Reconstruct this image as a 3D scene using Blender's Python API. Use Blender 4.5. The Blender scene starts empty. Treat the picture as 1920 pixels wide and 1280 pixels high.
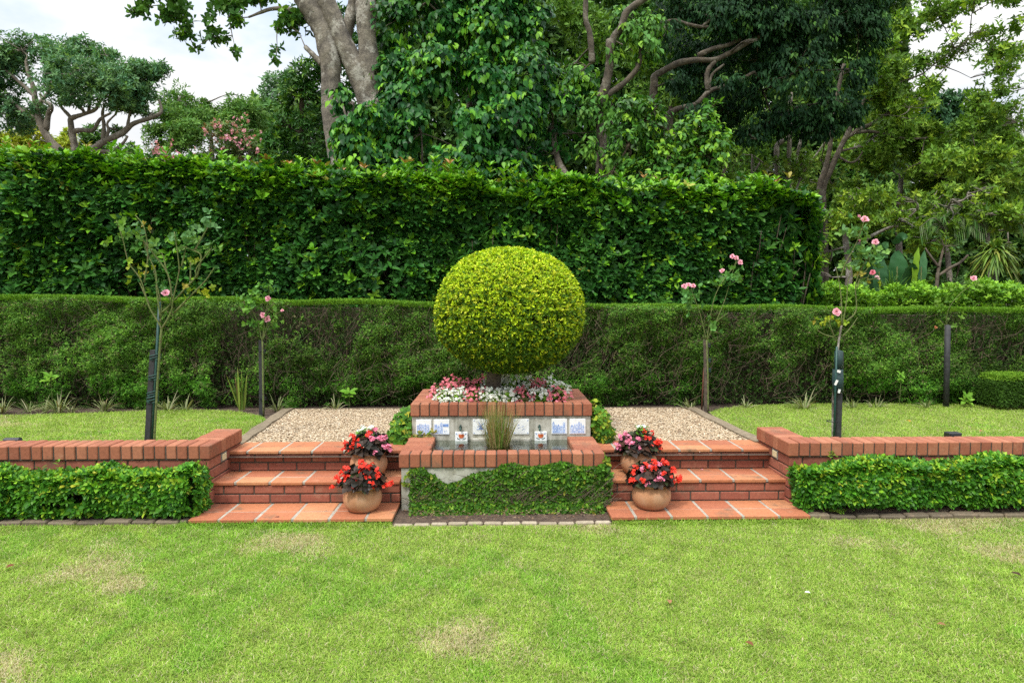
import bpy, math, random
import numpy as np
rng = np.random.default_rng(11)
random.seed(11)
scene = bpy.context.scene
COL = scene.collection
# ------------------------------------------------------------------ camera
F = 1280.0                      # focal length in photo pixels (24 mm on a 36 mm frame)
CAM = np.array([-0.0335, 0.0, 1.62]); YAW, PITCH = math.radians(1.22), math.radians(3.51)
fw = np.array([math.sin(YAW)*math.cos(PITCH), math.cos(YAW)*math.cos(PITCH), -math.sin(PITCH)])
rt = np.array([math.cos(YAW), -math.sin(YAW), 0.0]); up = np.cross(rt, fw)
cd = bpy.data.cameras.new("camera"); cam = bpy.data.objects.new("camera", cd); COL.objects.link(cam)
cd.lens = 24; cd.sensor_width = 36; cd.clip_end = 2000; cd.clip_start = 0.05
cam.location = CAM; cam.rotation_euler = (math.pi/2 - PITCH, 0, -YAW)
scene.camera = cam
# ------------------------------------------------------------------ sky, sun, exposure
SUN_EL, SUN_AZ = math.radians(58), math.radians(215)     # soft light from behind the camera's left
scene.view_settings.view_transform = 'Standard'; scene.view_settings.look = 'None'
scene.view_settings.gamma = 1; scene.view_settings.use_curve_mapping = False
scene.view_settings.exposure = 1.08
w = bpy.data.worlds.new("World"); scene.world = w; w.use_nodes = True
nt = w.node_tree; N = nt.nodes; LK = nt.links
for n in list(N): N.remove(n)
out = N.new('ShaderNodeOutputWorld'); sky = N.new('ShaderNodeTexSky'); sky.sky_type = 'NISHITA'; sky.sun_disc = False
sky.sun_elevation = SUN_EL; sky.sun_rotation = SUN_AZ
b1 = N.new('ShaderNodeBackground'); b1.inputs[1].default_value = 0.12; LK.new(sky.outputs[0], b1.inputs[0])
tc = N.new('ShaderNodeTexCoord'); mp = N.new('ShaderNodeMapping'); mp.inputs['Scale'].default_value = (1.6, 1.6, 3.2); mp.inputs['Location'].default_value = (0.35, 0.2, 0.1)
LK.new(tc.outputs['Generated'], mp.inputs[0])
nz = N.new('ShaderNodeTexNoise'); nz.inputs['Scale'].default_value = 1.7; nz.inputs['Detail'].default_value = 7; nz.inputs['Roughness'].default_value = .55
LK.new(mp.outputs[0], nz.inputs[0])
cr = N.new('ShaderNodeValToRGB'); cr.color_ramp.elements[0].position = .36; cr.color_ramp.elements[1].position = .52
cr.color_ramp.elements[0].color = (.55, .55, .55, 1)
LK.new(nz.outputs[0], cr.inputs[0])
cc = N.new('ShaderNodeValToRGB'); cc.color_ramp.elements[0].position = .38; cc.color_ramp.elements[1].position = .60
cc.color_ramp.elements[0].color = (.72, .80, .90, 1); cc.color_ramp.elements[1].color = (1, 1, 1, 1)
LK.new(nz.outputs[0], cc.inputs[0])
b2 = N.new('ShaderNodeBackground'); LK.new(cc.outputs[0], b2.inputs[0])
sx = N.new('ShaderNodeSeparateXYZ'); LK.new(tc.outputs['Generated'], sx.inputs[0])      # overcast: the zenith is brighter than the horizon
m1 = N.new('ShaderNodeMath'); m1.operation = 'MAXIMUM'; LK.new(sx.outputs[2], m1.inputs[0]); m1.inputs[1].default_value = 0
m2 = N.new('ShaderNodeMath'); m2.operation = 'POWER'; LK.new(m1.outputs[0], m2.inputs[0]); m2.inputs[1].default_value = 2.1
m3 = N.new('ShaderNodeMath'); m3.operation = 'MULTIPLY_ADD'; LK.new(m2.outputs[0], m3.inputs[0]); m3.inputs[1].default_value = 1.75; m3.inputs[2].default_value = .42
LK.new(m3.outputs[0], b2.inputs[1])
mx = N.new('ShaderNodeMixShader'); LK.new(cr.outputs[0], mx.inputs[0]); LK.new(b1.outputs[0], mx.inputs[1]); LK.new(b2.outputs[0], mx.inputs[2])
LK.new(mx.outputs[0], out.inputs[0])
sd = bpy.data.lights.new("sun", 'SUN'); sd.energy = 1.5; sd.angle = math.radians(10); sd.color = (1, .96, .88)
so = bpy.data.objects.new("sun", sd); COL.objects.link(so)
so.rotation_euler = (math.pi/2 - SUN_EL, 0, math.pi - SUN_AZ)
scene.cycles.max_bounces = 6; scene.cycles.diffuse_bounces = 3; scene.cycles.glossy_bounces = 2
scene.cycles.transmission_bounces = 4; scene.cycles.transparent_max_bounces = 6
scene.cycles.use_denoising = False
scene.cycles.sample_clamp_indirect = 6

# ------------------------------------------------------------------ helpers
def P(px, py, Y):
    """point whose picture in the photo is (px,py) and whose world depth is Y (survey of the photo)"""
    d = rt*(px-960)/F - up*(py-640)/F + fw
    return CAM + d*(Y/d[1])
def G(px, py, z):
    d = rt*(px-960)/F - up*(py-640)/F + fw
    return CAM + d*((z-CAM[2])/d[2])
def mpx(Y): return Y/F
def nrm(v): return v/(np.linalg.norm(v, axis=-1, keepdims=True)+1e-9)
def U(a, b, n=None): return rng.uniform(a, b, n)

def tag(o, label=None, cat=None, group=None, kind=None):
    if label: o['label'] = label
    if cat: o['category'] = cat
    if group: o['group'] = group
    if kind: o['kind'] = kind
    return o
def empty(name, loc, label, cat, group=None):
    o = bpy.data.objects.new(name, None); o.location = [float(x) for x in loc]; o.empty_display_size = .1
    COL.objects.link(o); return tag(o, label, cat, group)
def attach(o, parent):
    o.parent = parent
    if parent is not None:
        w_ = parent.location.copy(); p = parent.parent
        while p is not None: w_ = w_ + p.location; p = p.parent
        o.location = o.location - w_
def mesh_obj(name, V, T, mats, parent=None, cols=None, smooth=False, quads=None, mi=None):
    me = bpy.data.meshes.new(name); V = np.asarray(V, np.float32)
    T = np.asarray(T, np.int32).reshape(-1, 3) if T is not None and len(T) else np.zeros((0, 3), np.int32)
    Q = np.asarray(quads, np.int32).reshape(-1, 4) if quads is not None and len(quads) else np.zeros((0, 4), np.int32)
    me.vertices.add(len(V)); me.vertices.foreach_set('co', V.ravel())
    nl = T.size+Q.size; me.loops.add(nl); me.loops.foreach_set('vertex_index', np.concatenate([T.ravel(), Q.ravel()]))
    me.polygons.add(len(T)+len(Q))
    ls = np.concatenate([np.arange(len(T))*3, T.size+np.arange(len(Q))*4]).astype(np.int32)
    me.polygons.foreach_set('loop_start', ls)
    me.polygons.foreach_set('use_smooth', np.full(len(ls), smooth))
    for m in (mats if isinstance(mats, (list, tuple)) else [mats]): me.materials.append(m)
    if mi is not None: me.polygons.foreach_set('material_index', np.asarray(mi, np.int32))
    if cols is not None:
        a = me.attributes.new('col', 'FLOAT_COLOR', 'POINT'); c = np.ones((len(V), 4), np.float32); c[:, :3] = cols
        a.data.foreach_set('color', c.ravel())
    me.update(calc_edges=True); me.validate()
    o = bpy.data.objects.new(name, me); COL.objects.link(o)
    if parent is not None: attach(o, parent)
    return o

# ------------------------------------------------------------------ materials
def mat(name):
    m = bpy.data.materials.new(name); m.use_nodes = True; t = m.node_tree
    return m, t, t.nodes['Principled BSDF'], t.nodes['Material Output']
def nnoise(t, scale, detail=5, rough=.6, coord='Object'):
    c = t.nodes.new('ShaderNodeTexCoord'); n = t.nodes.new('ShaderNodeTexNoise')
    n.inputs['Scale'].default_value = scale; n.inputs['Detail'].default_value = detail; n.inputs['Roughness'].default_value = rough
    t.links.new(c.outputs[coord], n.inputs[0]); return n
def ramp(t, src, stops):
    r = t.nodes.new('ShaderNodeValToRGB'); e = r.color_ramp.elements
    while len(e) < len(stops): e.new(.5)
    for k, (p, c) in enumerate(stops): e[k].position = p; e[k].color = (*c, 1) if len(c) == 3 else c
    t.links.new(src, r.inputs[0]); return r.outputs[0]
def mixc(t, a, b, fac, mode='MIX'):
    m = t.nodes.new('ShaderNodeMix'); m.data_type = 'RGBA'; m.blend_type = mode
    for s, v in ((m.inputs[0], fac), (m.inputs[6], a), (m.inputs[7], b)):
        if hasattr(v, 'links'): t.links.new(v, s)
        elif isinstance(v, (int, float)): s.default_value = v
        else: s.default_value = (*v, 1)
    return m.outputs[2]
def bump(t, bs, src, strength=.4, dist=.01):
    b = t.nodes.new('ShaderNodeBump'); b.inputs['Strength'].default_value = strength; b.inputs['Distance'].default_value = dist
    t.links.new(src, b.inputs['Height']); t.links.new(b.outputs[0], bs.inputs['Normal'])
def vcol(t):
    a = t.nodes.new('ShaderNodeAttribute'); a.attribute_name = 'col'; return a.outputs['Color']
def leaf_mat(name, rough=.5, trans=.2, spec=.14, tint=(1.25, 1.3, .55), sat=1.04):
    m, t, b, o = mat(name); hs = t.nodes.new('ShaderNodeHueSaturation'); hs.inputs['Saturation'].default_value = sat; t.links.new(vcol(t), hs.inputs['Color']); c = hs.outputs[0]; t.links.new(c, b.inputs['Base Color'])
    b.inputs['Roughness'].default_value = rough; b.inputs['Specular IOR Level'].default_value = spec
    tr = t.nodes.new('ShaderNodeBsdfTranslucent'); t.links.new(mixc(t, c, tint, 1.0, 'MULTIPLY'), tr.inputs[0])
    mxs = t.nodes.new('ShaderNodeMixShader'); mxs.inputs[0].default_value = trans
    t.links.new(b.outputs[0], mxs.inputs[1]); t.links.new(tr.outputs[0], mxs.inputs[2]); t.links.new(mxs.outputs[0], o.inputs[0])
    return m
M = {}
M['leaf'] = leaf_mat('leaf_satin'); M['gloss'] = leaf_mat('leaf_glossy', .40, .16, .16); M['matte'] = leaf_mat('leaf_matte', .65, .22, .15)
M['grass'] = leaf_mat('grass_blade', .6, .36, .15, (1.15, 1.15, .7), 1.0); M['petal'] = leaf_mat('petal', .55, .3, .3, (1, 1, 1), 1.0)
def bark_mat(name, c1, c2, c3, sc=6):
    m, t, b, o = mat(name); n1 = nnoise(t, sc, 9, .75); n2 = nnoise(t, sc*.7, 7, .72); n3 = nnoise(t, sc*7, 5, .7)
    c = mixc(t, ramp(t, n1.outputs[0], [(.36, c1), (.6, c2)]), c3, ramp(t, n2.outputs[0], [(.52, (0, 0, 0)), (.6, (.8, .8, .8))]))
    c = mixc(t, c, ramp(t, n3.outputs[0], [(.35, (.55, .53, .5)), (.62, (1.15, 1.12, 1.1))]), .85, 'MULTIPLY')
    t.links.new(c, b.inputs['Base Color']); b.inputs['Roughness'].default_value = .9; bump(t, b, n1.outputs[0], .8, .03); return m
M['bark'] = bark_mat('bark_grey_brown', (.07, .06, .05), (.22, .195, .155), (.40, .385, .34), 5)
M['bark_mid'] = bark_mat('bark_mid', (.03, .024, .017), (.10, .08, .055), (.18, .165, .13), 6)  # darker copy of the bark, with the shade under the canopy in its colour
M['bark_pale'] = bark_mat('bark_pale', (.10, .085, .065), (.21, .18, .14), (.30, .275, .23), 6)
M['bark_dark'] = bark_mat('bark_dark', (.04, .03, .022), (.12, .09, .06), (.16, .14, .1), 8)
M['twig'] = bark_mat('twig_brown', (.06, .042, .028), (.13, .095, .06), (.18, .14, .09), 30)
M['cane'] = bark_mat('rose_cane_green', (.09, .13, .03), (.17, .22, .06), (.15, .12, .06), 25)
def brick_mat(name, stops, moss=.25):
    m, t, b, o = mat(name); c = vcol(t); n1 = nnoise(t, 45, 6, .7); n2 = nnoise(t, 5, 5, .65)
    sp = t.nodes.new('ShaderNodeSeparateColor'); t.links.new(c, sp.inputs[0])
    c0 = ramp(t, sp.outputs[0], stops)
    c1 = mixc(t, c0, ramp(t, n1.outputs[0], [(.3, (.62, .58, .55)), (.7, (1.12, 1.1, 1.08))]), .75, 'MULTIPLY')
    c2 = mixc(t, c1, (.09, .075, .045), ramp(t, n2.outputs[0], [(.56, (0, 0, 0)), (.74, (moss,)*3)]))
    c3 = mixc(t, c2, (.40, .25, .16), ramp(t, nnoise(t, 11, 7, .75).outputs[0], [(.56, (0, 0, 0)), (.74, (.4, .4, .4))]))
    t.links.new(c3, b.inputs['Base Color']); b.inputs['Roughness'].default_value = .82; bump(t, b, n1.outputs[0], .35, .004); return m
M['brick'] = brick_mat('brick_red', [(0, (.255, .080, .040)), (.5, (.31, .106, .052)), (1, (.365, .142, .074))], .6)
M['brick_face'] = brick_mat('brick_riser', [(0, (.22, .066, .04)), (.5, (.27, .083, .05)), (1, (.32, .11, .066))], .8)
M['paver'] = brick_mat('paver_terracotta', [(0, (.32, .10, .045)), (.5, (.40, .145, .06)), (1, (.47, .21, .095))], .9)
M['kerb'] = brick_mat('kerb_stone', [(0, (.085, .068, .045)), (.5, (.13, .105, .068)), (1, (.18, .145, .095))], .85)
M['kerb_pale'] = brick_mat('kerb_pale', [(0, (.24, .2, .14)), (1, (.36, .31, .23))], .5)
def rock_mat(name, stops, sc=20, rough=.9, bs=.3, bd=.005, moss=None):
    m, t, b, o = mat(name); n1 = nnoise(t, sc, 8, .7); c = ramp(t, n1.outputs[0], stops)
    if moss: c = mixc(t, c, moss, ramp(t, nnoise(t, sc*.25, 6, .7).outputs[0], [(.5, (0, 0, 0)), (.68, (.75, .75, .75))]))
    t.links.new(c, b.inputs['Base Color']); b.inputs['Roughness'].default_value = rough; bump(t, b, n1.outputs[0], bs, bd); return m
M['mortar'] = rock_mat('mortar', [(.3, (.028, .024, .018)), (.7, (.085, .074, .055))], 30)
M['grout'] = rock_mat('grout', [(.3, (.22, .19, .15)), (.7, (.38, .35, .29))], 30)
def concrete():
    m, t, b, o = mat('concrete_stained'); n1 = nnoise(t, 14, 8, .7)
    c = t.nodes.new('ShaderNodeTexCoord'); mp_ = t.nodes.new('ShaderNodeMapping'); mp_.inputs['Scale'].default_value = (14, 14, 1.6)
    t.links.new(c.outputs['Object'], mp_.inputs[0]); n2 = t.nodes.new('ShaderNodeTexNoise'); n2.inputs['Scale'].default_value = 1; n2.inputs['Detail'].default_value = 6
    t.links.new(mp_.outputs[0], n2.inputs[0])
    base = ramp(t, n1.outputs[0], [(.3, (.25, .235, .18)), (.5, (.38, .37, .31)), (.72, (.5, .49, .43))])
    cc_ = mixc(t, base, (.10, .10, .06), ramp(t, n2.outputs[0], [(.5, (0, 0, 0)), (.72, (.75, .75, .75))]))
    t.links.new(cc_, b.inputs['Base Color']); b.inputs['Roughness'].default_value = .9; bump(t, b, n1.outputs[0], .4, .006); return m
M['concrete'] = concrete()
M['soil'] = rock_mat('soil', [(.3, (.03, .02, .013)), (.55, (.085, .055, .036)), (.75, (.17, .12, .08))], 28, .95, .8, .02)
M['thatch'] = rock_mat('lawn_thatch', [(.3, (.10, .11, .03)), (.6, (.21, .22, .065)), (.8, (.34, .29, .14))], 35, .95, .8, .02)
M['gravelbed'] = rock_mat('gravel_bed', [(.3, (.20, .14, .08)), (.7, (.46, .36, .23))], 60, .95, .8, .01)
def stone_mat():
    m, t, b, o = mat('gravel_stone'); t.links.new(vcol(t), b.inputs['Base Color']); b.inputs['Roughness'].default_value = .85; return m
M['stone'] = stone_mat()
M['timber'] = rock_mat('timber_edging', [(.3, (.11, .08, .05)), (.7, (.24, .19, .12))], 18, .9, .4, .01)
def plain(name, c, rough=.6, metal=0, nscale=12, var=.25, bs=.1):
    m, t, b, o = mat(name); n1 = nnoise(t, nscale, 5, .6)
    t.links.new(ramp(t, n1.outputs[0], [(.3, tuple(x*(1-var) for x in c)), (.7, tuple(min(1, x*(1+var)) for x in c))]), b.inputs['Base Color'])
    b.inputs['Roughness'].default_value = rough; b.inputs['Metallic'].default_value = metal; bump(t, b, n1.outputs[0], bs, .004); return m
M['terracotta'] = rock_mat('terracotta_pot', [(.25, (.30, .13, .06)), (.5, (.42, .20, .10)), (.75, (.50, .28, .16))], 7, .85, .12, .004, (.36, .24, .16))
M['black_post'] = plain('black_timber', (.022, .022, .024), .7, 0, 25, .5, .3)
M['grey_post'] = plain('weathered_timber', (.10, .075, .055), .85, 0, 25, .5, .3)
M['rust'] = plain('rusty_rod', (.12, .04, .02), .85, 0, 30, .4)
M['green_plastic'] = plain('green_plastic', (.010, .055, .045), .5, 0, 30, .3)
M['green_mesh'] = plain('green_netting', (.012, .035, .035), .7, 0, 60, .5)
M['black_plastic'] = plain('black_plastic', (.015, .015, .017), .45, 0, 20, .2)
M['lens'] = plain('dark_lens', (.05, .055, .06), .15, 0, 20, .2)
M['cream'] = plain('cream_lens', (.6, .5, .3), .5, 0, 10, .1)
M['grey_frame'] = plain('grey_frame', (.17, .15, .13), .6)
M['tile'] = plain('glazed_white', (.74, .76, .75), .2, 0, 20, .06, .02)
M['blue'] = plain('cobalt_glaze', (.17, .28, .55), .25, 0, 60, .45, .02)
M['blue_pale'] = plain('pale_cobalt_glaze', (.42, .52, .71), .25, 0, 60, .25, .02)
M['orange'] = plain('orange_glaze', (.55, .13, .04), .25, 0, 60, .25, .02)
M['green_glaze'] = plain('green_glaze', (.03, .09, .06), .25, 0, 60, .25, .02)
M['brass'] = plain('verdigris_brass', (.05, .09, .075), .5, .7, 40, .4)
M['white'] = plain('white_paper', (.7, .7, .66), .7, 0, 20, .05)
M['brown_pot'] = plain('brown_plastic_pot', (.10, .05, .025), .6)
def water_mat():
    m, t, b, o = mat('pond_water'); t.nodes.remove(b)
    tr = t.nodes.new('ShaderNodeBsdfTransparent'); tr.inputs[0].default_value = (.80, .88, .84, 1)
    gl = t.nodes.new('ShaderNodeBsdfGlossy'); gl.inputs['Roughness'].default_value = .03
    fr = t.nodes.new('ShaderNodeFresnel'); fr.inputs[0].default_value = 1.33
    n1 = nnoise(t, 22, 3, .5); bp = t.nodes.new('ShaderNodeBump'); bp.inputs['Strength'].default_value = .25; bp.inputs['Distance'].default_value = .01
    t.links.new(n1.outputs[0], bp.inputs['Height']); t.links.new(bp.outputs[0], gl.inputs['Normal']); t.links.new(bp.outputs[0], fr.inputs['Normal'])
    s = t.nodes.new('ShaderNodeMixShader'); t.links.new(fr.outputs[0], s.inputs[0]); t.links.new(tr.outputs[0], s.inputs[1]); t.links.new(gl.outputs[0], s.inputs[2])
    t.links.new(s.outputs[0], o.inputs[0]); return m
M['water'] = water_mat()

# ------------------------------------------------------------------ solid builder
class MB:
    def __init__(s): s.V = []; s.T = []; s.Q = []; s.C = []; s.tm = []; s.qm = []; s.n = 0
    def add(s, V, T=(), Q=(), tint=None, m=0):
        V = np.asarray(V, float).reshape(-1, 3); T = np.asarray(T, int).reshape(-1, 3); Q = np.asarray(Q, int).reshape(-1, 4)
        s.V.append(V); s.T.append(T+s.n); s.Q.append(Q+s.n); s.n += len(V)
        s.C.append(np.tile(np.full(3, rng.random()) if tint is None else np.broadcast_to(np.asarray(tint, float), (3,)), (len(V), 1)))
        s.tm += [m]*len(T); s.qm += [m]*len(Q)
    def box(s, x0, x1, y0, y1, z0, z1, tint=None, m=0, R=None, jit=0, bev=0):
        b = bev
        if b > 0:                                    # chamfered box: 24 vertices
            V = []; idx = {}
            for i, sx in enumerate((0, 1)):
                for j, sy in enumerate((0, 1)):
                    for k, sz in enumerate((0, 1)):
                        X = (x0, x1)[i]; Yv = (y0, y1)[j]; Z = (z0, z1)[k]
                        dx = b*(1-2*i); dy = b*(1-2*j); dz = b*(1-2*k)
                        idx[i, j, k] = len(V); V += [(X, Yv+dy, Z+dz), (X+dx, Yv, Z+dz), (X+dx, Yv+dy, Z)]
            Q = []; T = []
            g = lambda i, j, k, a: idx[i, j, k]+a
            for i in (0, 1):
                f = [g(i, 0, 0, 0), g(i, 1, 0, 0), g(i, 1, 1, 0), g(i, 0, 1, 0)]; Q.append(f if i else f[::-1])
                f = [g(0, i, 0, 1), g(0, i, 1, 1), g(1, i, 1, 1), g(1, i, 0, 1)]; Q.append(f if i else f[::-1])
                f = [g(0, 0, i, 2), g(1, 0, i, 2), g(1, 1, i, 2), g(0, 1, i, 2)]; Q.append(f if i else f[::-1])
            for a in (0, 1):
                for c in (0, 1):
                    Q.append([g(a, c, 0, 0), g(a, c, 1, 0), g(a, c, 1, 1), g(a, c, 0, 1)])   # vertical edges
                    Q.append([g(a, 0, c, 0), g(a, 1, c, 0), g(a, 1, c, 2), g(a, 0, c, 2)])
                    Q.append([g(0, a, c, 1), g(1, a, c, 1), g(1, a, c, 2), g(0, a, c, 2)])
            for i in (0, 1):
                for j in (0, 1):
                    for k in (0, 1): T.append([g(i, j, k, 0), g(i, j, k, 1), g(i, j, k, 2)])
            V = np.array(V)
        else:
            V = np.array([(x, y, z) for x in (x0, x1) for y in (y0, y1) for z in (z0, z1)], float); T = []
            Q = [(0, 1, 3, 2), (4, 6, 7, 5), (0, 4, 5, 1), (2, 3, 7, 6), (0, 2, 6, 4), (1, 5, 7, 3)]
        if jit: 
            c = V.mean(0); a = U(-jit, jit); R2 = np.array([[math.cos(a), -math.sin(a), 0], [math.sin(a), math.cos(a), 0], [0, 0, 1]])
            V = (V-c)@R2.T+c+U(-.0012, .0012, 3)
        if R is not None: V = V@np.asarray(R).T
        s.add(V, T, Q, tint, m)
    def tube(s, pts, rad, n=7, tint=None, m=0, wob=0, cap=True):
        pts = np.asarray(pts, float); rad = np.broadcast_to(np.asarray(rad, float), (len(pts),))
        tg = nrm(np.gradient(pts, axis=0)); a = np.array([0, 1, 0.]) if abs(tg[0][1]) < .8 else np.array([1., 0, 0])
        e1 = nrm(np.cross(tg, a)); e2 = np.cross(tg, e1); th = np.arange(n)*2*math.pi/n
        ring = e1[:, None]*np.cos(th)[None, :, None]+e2[:, None]*np.sin(th)[None, :, None]
        rr = rad[:, None, None]*(1+(U(-wob, wob, (len(pts), n, 1)) if wob else 0))
        V = (pts[:, None]+ring*rr).reshape(-1, 3); Q = []
        k = len(pts); I = np.arange(k-1)[:, None]*n+np.arange(n)[None]; J = np.arange(k-1)[:, None]*n+(np.arange(n)+1)[None] % n
        Q = np.stack([I, J, J+n, I+n], -1).reshape(-1, 4); T = []
        if cap:
            V = np.vstack([V, pts[-1:]+tg[-1:]*rad[-1]*.3, pts[:1]])
            T = [[(k-1)*n+i, (k-1)*n+(i+1) % n, k*n] for i in range(n)]+[[(i+1) % n, i, k*n+1] for i in range(n)]
        s.add(V, T, Q, tint, m)
    def lathe(s, c, prof, n=32, tint=None, m=0):
        th = np.arange(n)*2*math.pi/n; k = len(prof)
        V = np.array([(c[0]+r*math.cos(a), c[1]+r*math.sin(a), c[2]+z) for r, z in prof for a in th])
        I = np.arange(k-1)[:, None]*n+np.arange(n)[None]; J = np.arange(k-1)[:, None]*n+(np.arange(n)+1)[None] % n
        s.add(V, [], np.stack([I, J, J+n, I+n], -1).reshape(-1, 4), tint, m)
    def build(s, name, mats, parent=None, smooth=False):
        return mesh_obj(name, np.vstack(s.V), np.vstack(s.T), mats, parent, np.vstack(s.C), smooth, np.vstack(s.Q), s.tm+s.qm)
def curve(pts, k=6):
    """Catmull-Rom through the points"""
    p = np.asarray(pts, float); p = np.vstack([2*p[0]-p[1], p, 2*p[-1]-p[-2]]); o_ = []
    for i in range(1, len(p)-2):
        for t in np.linspace(0, 1, k, endpoint=False):
            o_.append(.5*((2*p[i])+(-p[i-1]+p[i+1])*t+(2*p[i-1]-5*p[i]+4*p[i+1]-p[i+2])*t*t+(-p[i-1]+3*p[i]-3*p[i+1]+p[i+2])*t**3))
    o_.append(p[-2]); return np.array(o_)

# ------------------------------------------------------------------ foliage builder
TPL = {
 'kite': ([(0, 0, 0), (.45, .5, .07), (1, 0, -.05), (.45, -.5, .07)], [(0, 3, 2), (0, 2, 1)]),
 'leaf': ([(0, 0, 0), (.25, .36, .06), (.68, .49, .05), (1, 0, -.12), (.68, -.49, .05), (.25, -.36, .06), (.5, 0, 0)],
          [(6, 0, 5), (6, 5, 4), (6, 4, 3), (6, 3, 2), (6, 2, 1), (6, 1, 0)]),
 'heart': ([(0, 0, 0), (.08, .42, .0), (.45, .5, .04), (1, 0, -.14), (.45, -.5, .04), (.08, -.42, .0), (.4, 0, -.03)],
          [(6, 0, 5), (6, 5, 4), (6, 4, 3), (6, 3, 2), (6, 2, 1), (6, 1, 0)]),
 'blade': ([(0, .5, 0), (0, -.5, 0), (.55, .36, -.06), (.55, -.36, -.06), (1, 0, -.32)], [(0, 1, 3), (0, 3, 2), (2, 3, 4)]),
 'petal': ([(0, 0, 0), (.6, .5, .08), (1, .2, .0), (1, -.2, .0), (.6, -.5, .08)], [(0, 4, 3), (0, 3, 2), (0, 2, 1)]),
}
class Fol:
    def __init__(s): s.V = []; s.T = []; s.C = []; s.n = 0
    def add(s, pos, d, n_, L, W, col, shape='leaf', droop=1.0):
        pos = np.asarray(pos); d = nrm(d); side = nrm(np.cross(d, n_)); n2 = np.cross(side, d)
        tv, tt = TPL[shape]; tv = np.array(tv); tt = np.array(tt); k = len(tv); m_ = len(pos)
        L = np.broadcast_to(L, (m_,))[:, None, None]; W = np.broadcast_to(W, (m_,))[:, None, None]
        V = pos[:, None]+d[:, None]*L*tv[None, :, 0:1]+side[:, None]*W*tv[None, :, 1:2]+n2[:, None]*L*tv[None, :, 2:3]*droop
        s.V.append(V.reshape(-1, 3).astype(np.float32)); s.T.append((tt[None]+(np.arange(m_)*k)[:, None, None]).reshape(-1, 3)+s.n)
        s.C.append(np.repeat(np.clip(col, 0, 1), k, 0).astype(np.float32)); s.n += m_*k
    def whorl(s, Pt, A, k, L, W, col, spread=(40, 78), shape='leaf', lv=.25, cv=.16, stem=0.0, droop=1.0):
        Pt = np.asarray(Pt); n0 = len(Pt)
        if n0 == 0: return
        A = nrm(A); h = np.where(np.abs(A[:, 2:3]) < .9, np.array([[0, 0, 1.]]), np.array([[1., 0, 0]]))
        e1 = nrm(np.cross(A, h)); e2 = np.cross(A, e1); ph0 = U(0, 6.28, n0)
        for i in range(k):
            ph = ph0+2*math.pi*i/k*1.0+U(-.4, .4, n0); r = e1*np.cos(ph)[:, None]+e2*np.sin(ph)[:, None]
            t = np.radians(U(*spread, n0))[:, None]; d = A*np.cos(t)+r*np.sin(t); nn = A*np.sin(t)-r*np.cos(t)+U(-.25, .25, (n0, 3))
            c = col*(1+U(-cv, cv, (n0, 1)))*(1+U(-.05, .05, (n0, 3)))
            l = L*U(1-lv, 1+lv, n0); s.add(Pt+A*U(-stem, 0, n0)[:, None], d, nn, l, l*(W/L)*U(.85, 1.15, n0), c, shape, droop)
    def hang(s, Pt, O, k, L, W, col, shape='heart', lv=.25, cv=.16, drop=1.5, lift=.0):
        """sprays of leaves that hang from a shoot, blades facing outwards"""
        n0 = len(Pt); O = nrm(O); a = U(0, 6.28, n0); sd = np.stack([np.cos(a), np.sin(a), U(-.9, -.1, n0)], 1)
        for i in range(k):
            p = Pt+sd*(L*drop*(i/k))[..., None] if np.ndim(L) else Pt+sd*L*drop*(i/k)
            d = O*.45+np.array([[0, 0, -.85+lift]])+U(-.5, .5, (n0, 3)); nn = O*.9+np.array([[0, 0, .55]])+U(-.45, .45, (n0, 3))
            c = col*(1+U(-cv, cv, (n0, 1)))*(1+U(-.05, .05, (n0, 3))); l = L*U(1-lv, 1+lv, n0); s.add(p+U(-.3, .3, (n0, 3))*L, d, nn, l, l*(W/L)*U(.85, 1.15, n0), c, shape, 1.2)
    def strap(s, pos, d, L, W, col, droop, seg=5):
        """arching strap leaf: bends towards the ground along its length"""
        pos = np.asarray(pos); d = nrm(d); m_ = len(pos); L = np.broadcast_to(L, (m_,)); W = np.broadcast_to(W, (m_,)); droop = np.broadcast_to(droop, (m_,))
        side = nrm(np.cross(d, np.array([[0, 0, 1.]])+U(-.2, .2, (m_, 3)))); us = np.linspace(0, 1, seg+1); V = []
        for u in us:
            c = pos+d*(L*u)[:, None]; c[:, 2] -= droop*L*u*u; wd = W*.5*(1-u**2.2)*(.7+.6*min(u*2.5, .5)); 
            V += [c+side*wd[:, None], c-side*wd[:, None]]
        V = np.stack(V, 1); k = V.shape[1]; tt = []
        for i in range(seg): a = 2*i; tt += [(a, a+1, a+3), (a, a+3, a+2)]
        s.V.append(V.reshape(-1, 3).astype(np.float32)); s.T.append((np.array(tt)[None]+(np.arange(m_)*k)[:, None, None]).reshape(-1, 3)+s.n)
        s.C.append(np.repeat(np.clip(col, 0, 1), k, 0).astype(np.float32)); s.n += m_*k
    def build(s, name, m, parent=None, smooth=True):
        return mesh_obj(name, np.vstack(s.V), np.vstack(s.T), m, parent, np.vstack(s.C), smooth)
def pal(n, cols, wts=None, var=.15):
    cols = np.array(cols, float); i = rng.choice(len(cols), n, p=None if wts is None else np.array(wts)/sum(wts))
    return cols[i]*(1+U(-var, var, (n, 1)))
def lump(Pt, s, seed=0):
    """smooth pseudo noise in about -1..1"""
    r = np.random.default_rng(seed+100); o_ = np.zeros(len(Pt))
    for k in range(7):
        f = nrm(r.normal(size=3))*r.uniform(.6, 1.7)*s; o_ += np.sin(Pt@f+r.uniform(0, 6.28))
    return o_/3.2
def sphere(n): return nrm(rng.normal(size=(n, 3)))
def frame(V, cols=None): pass

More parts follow.
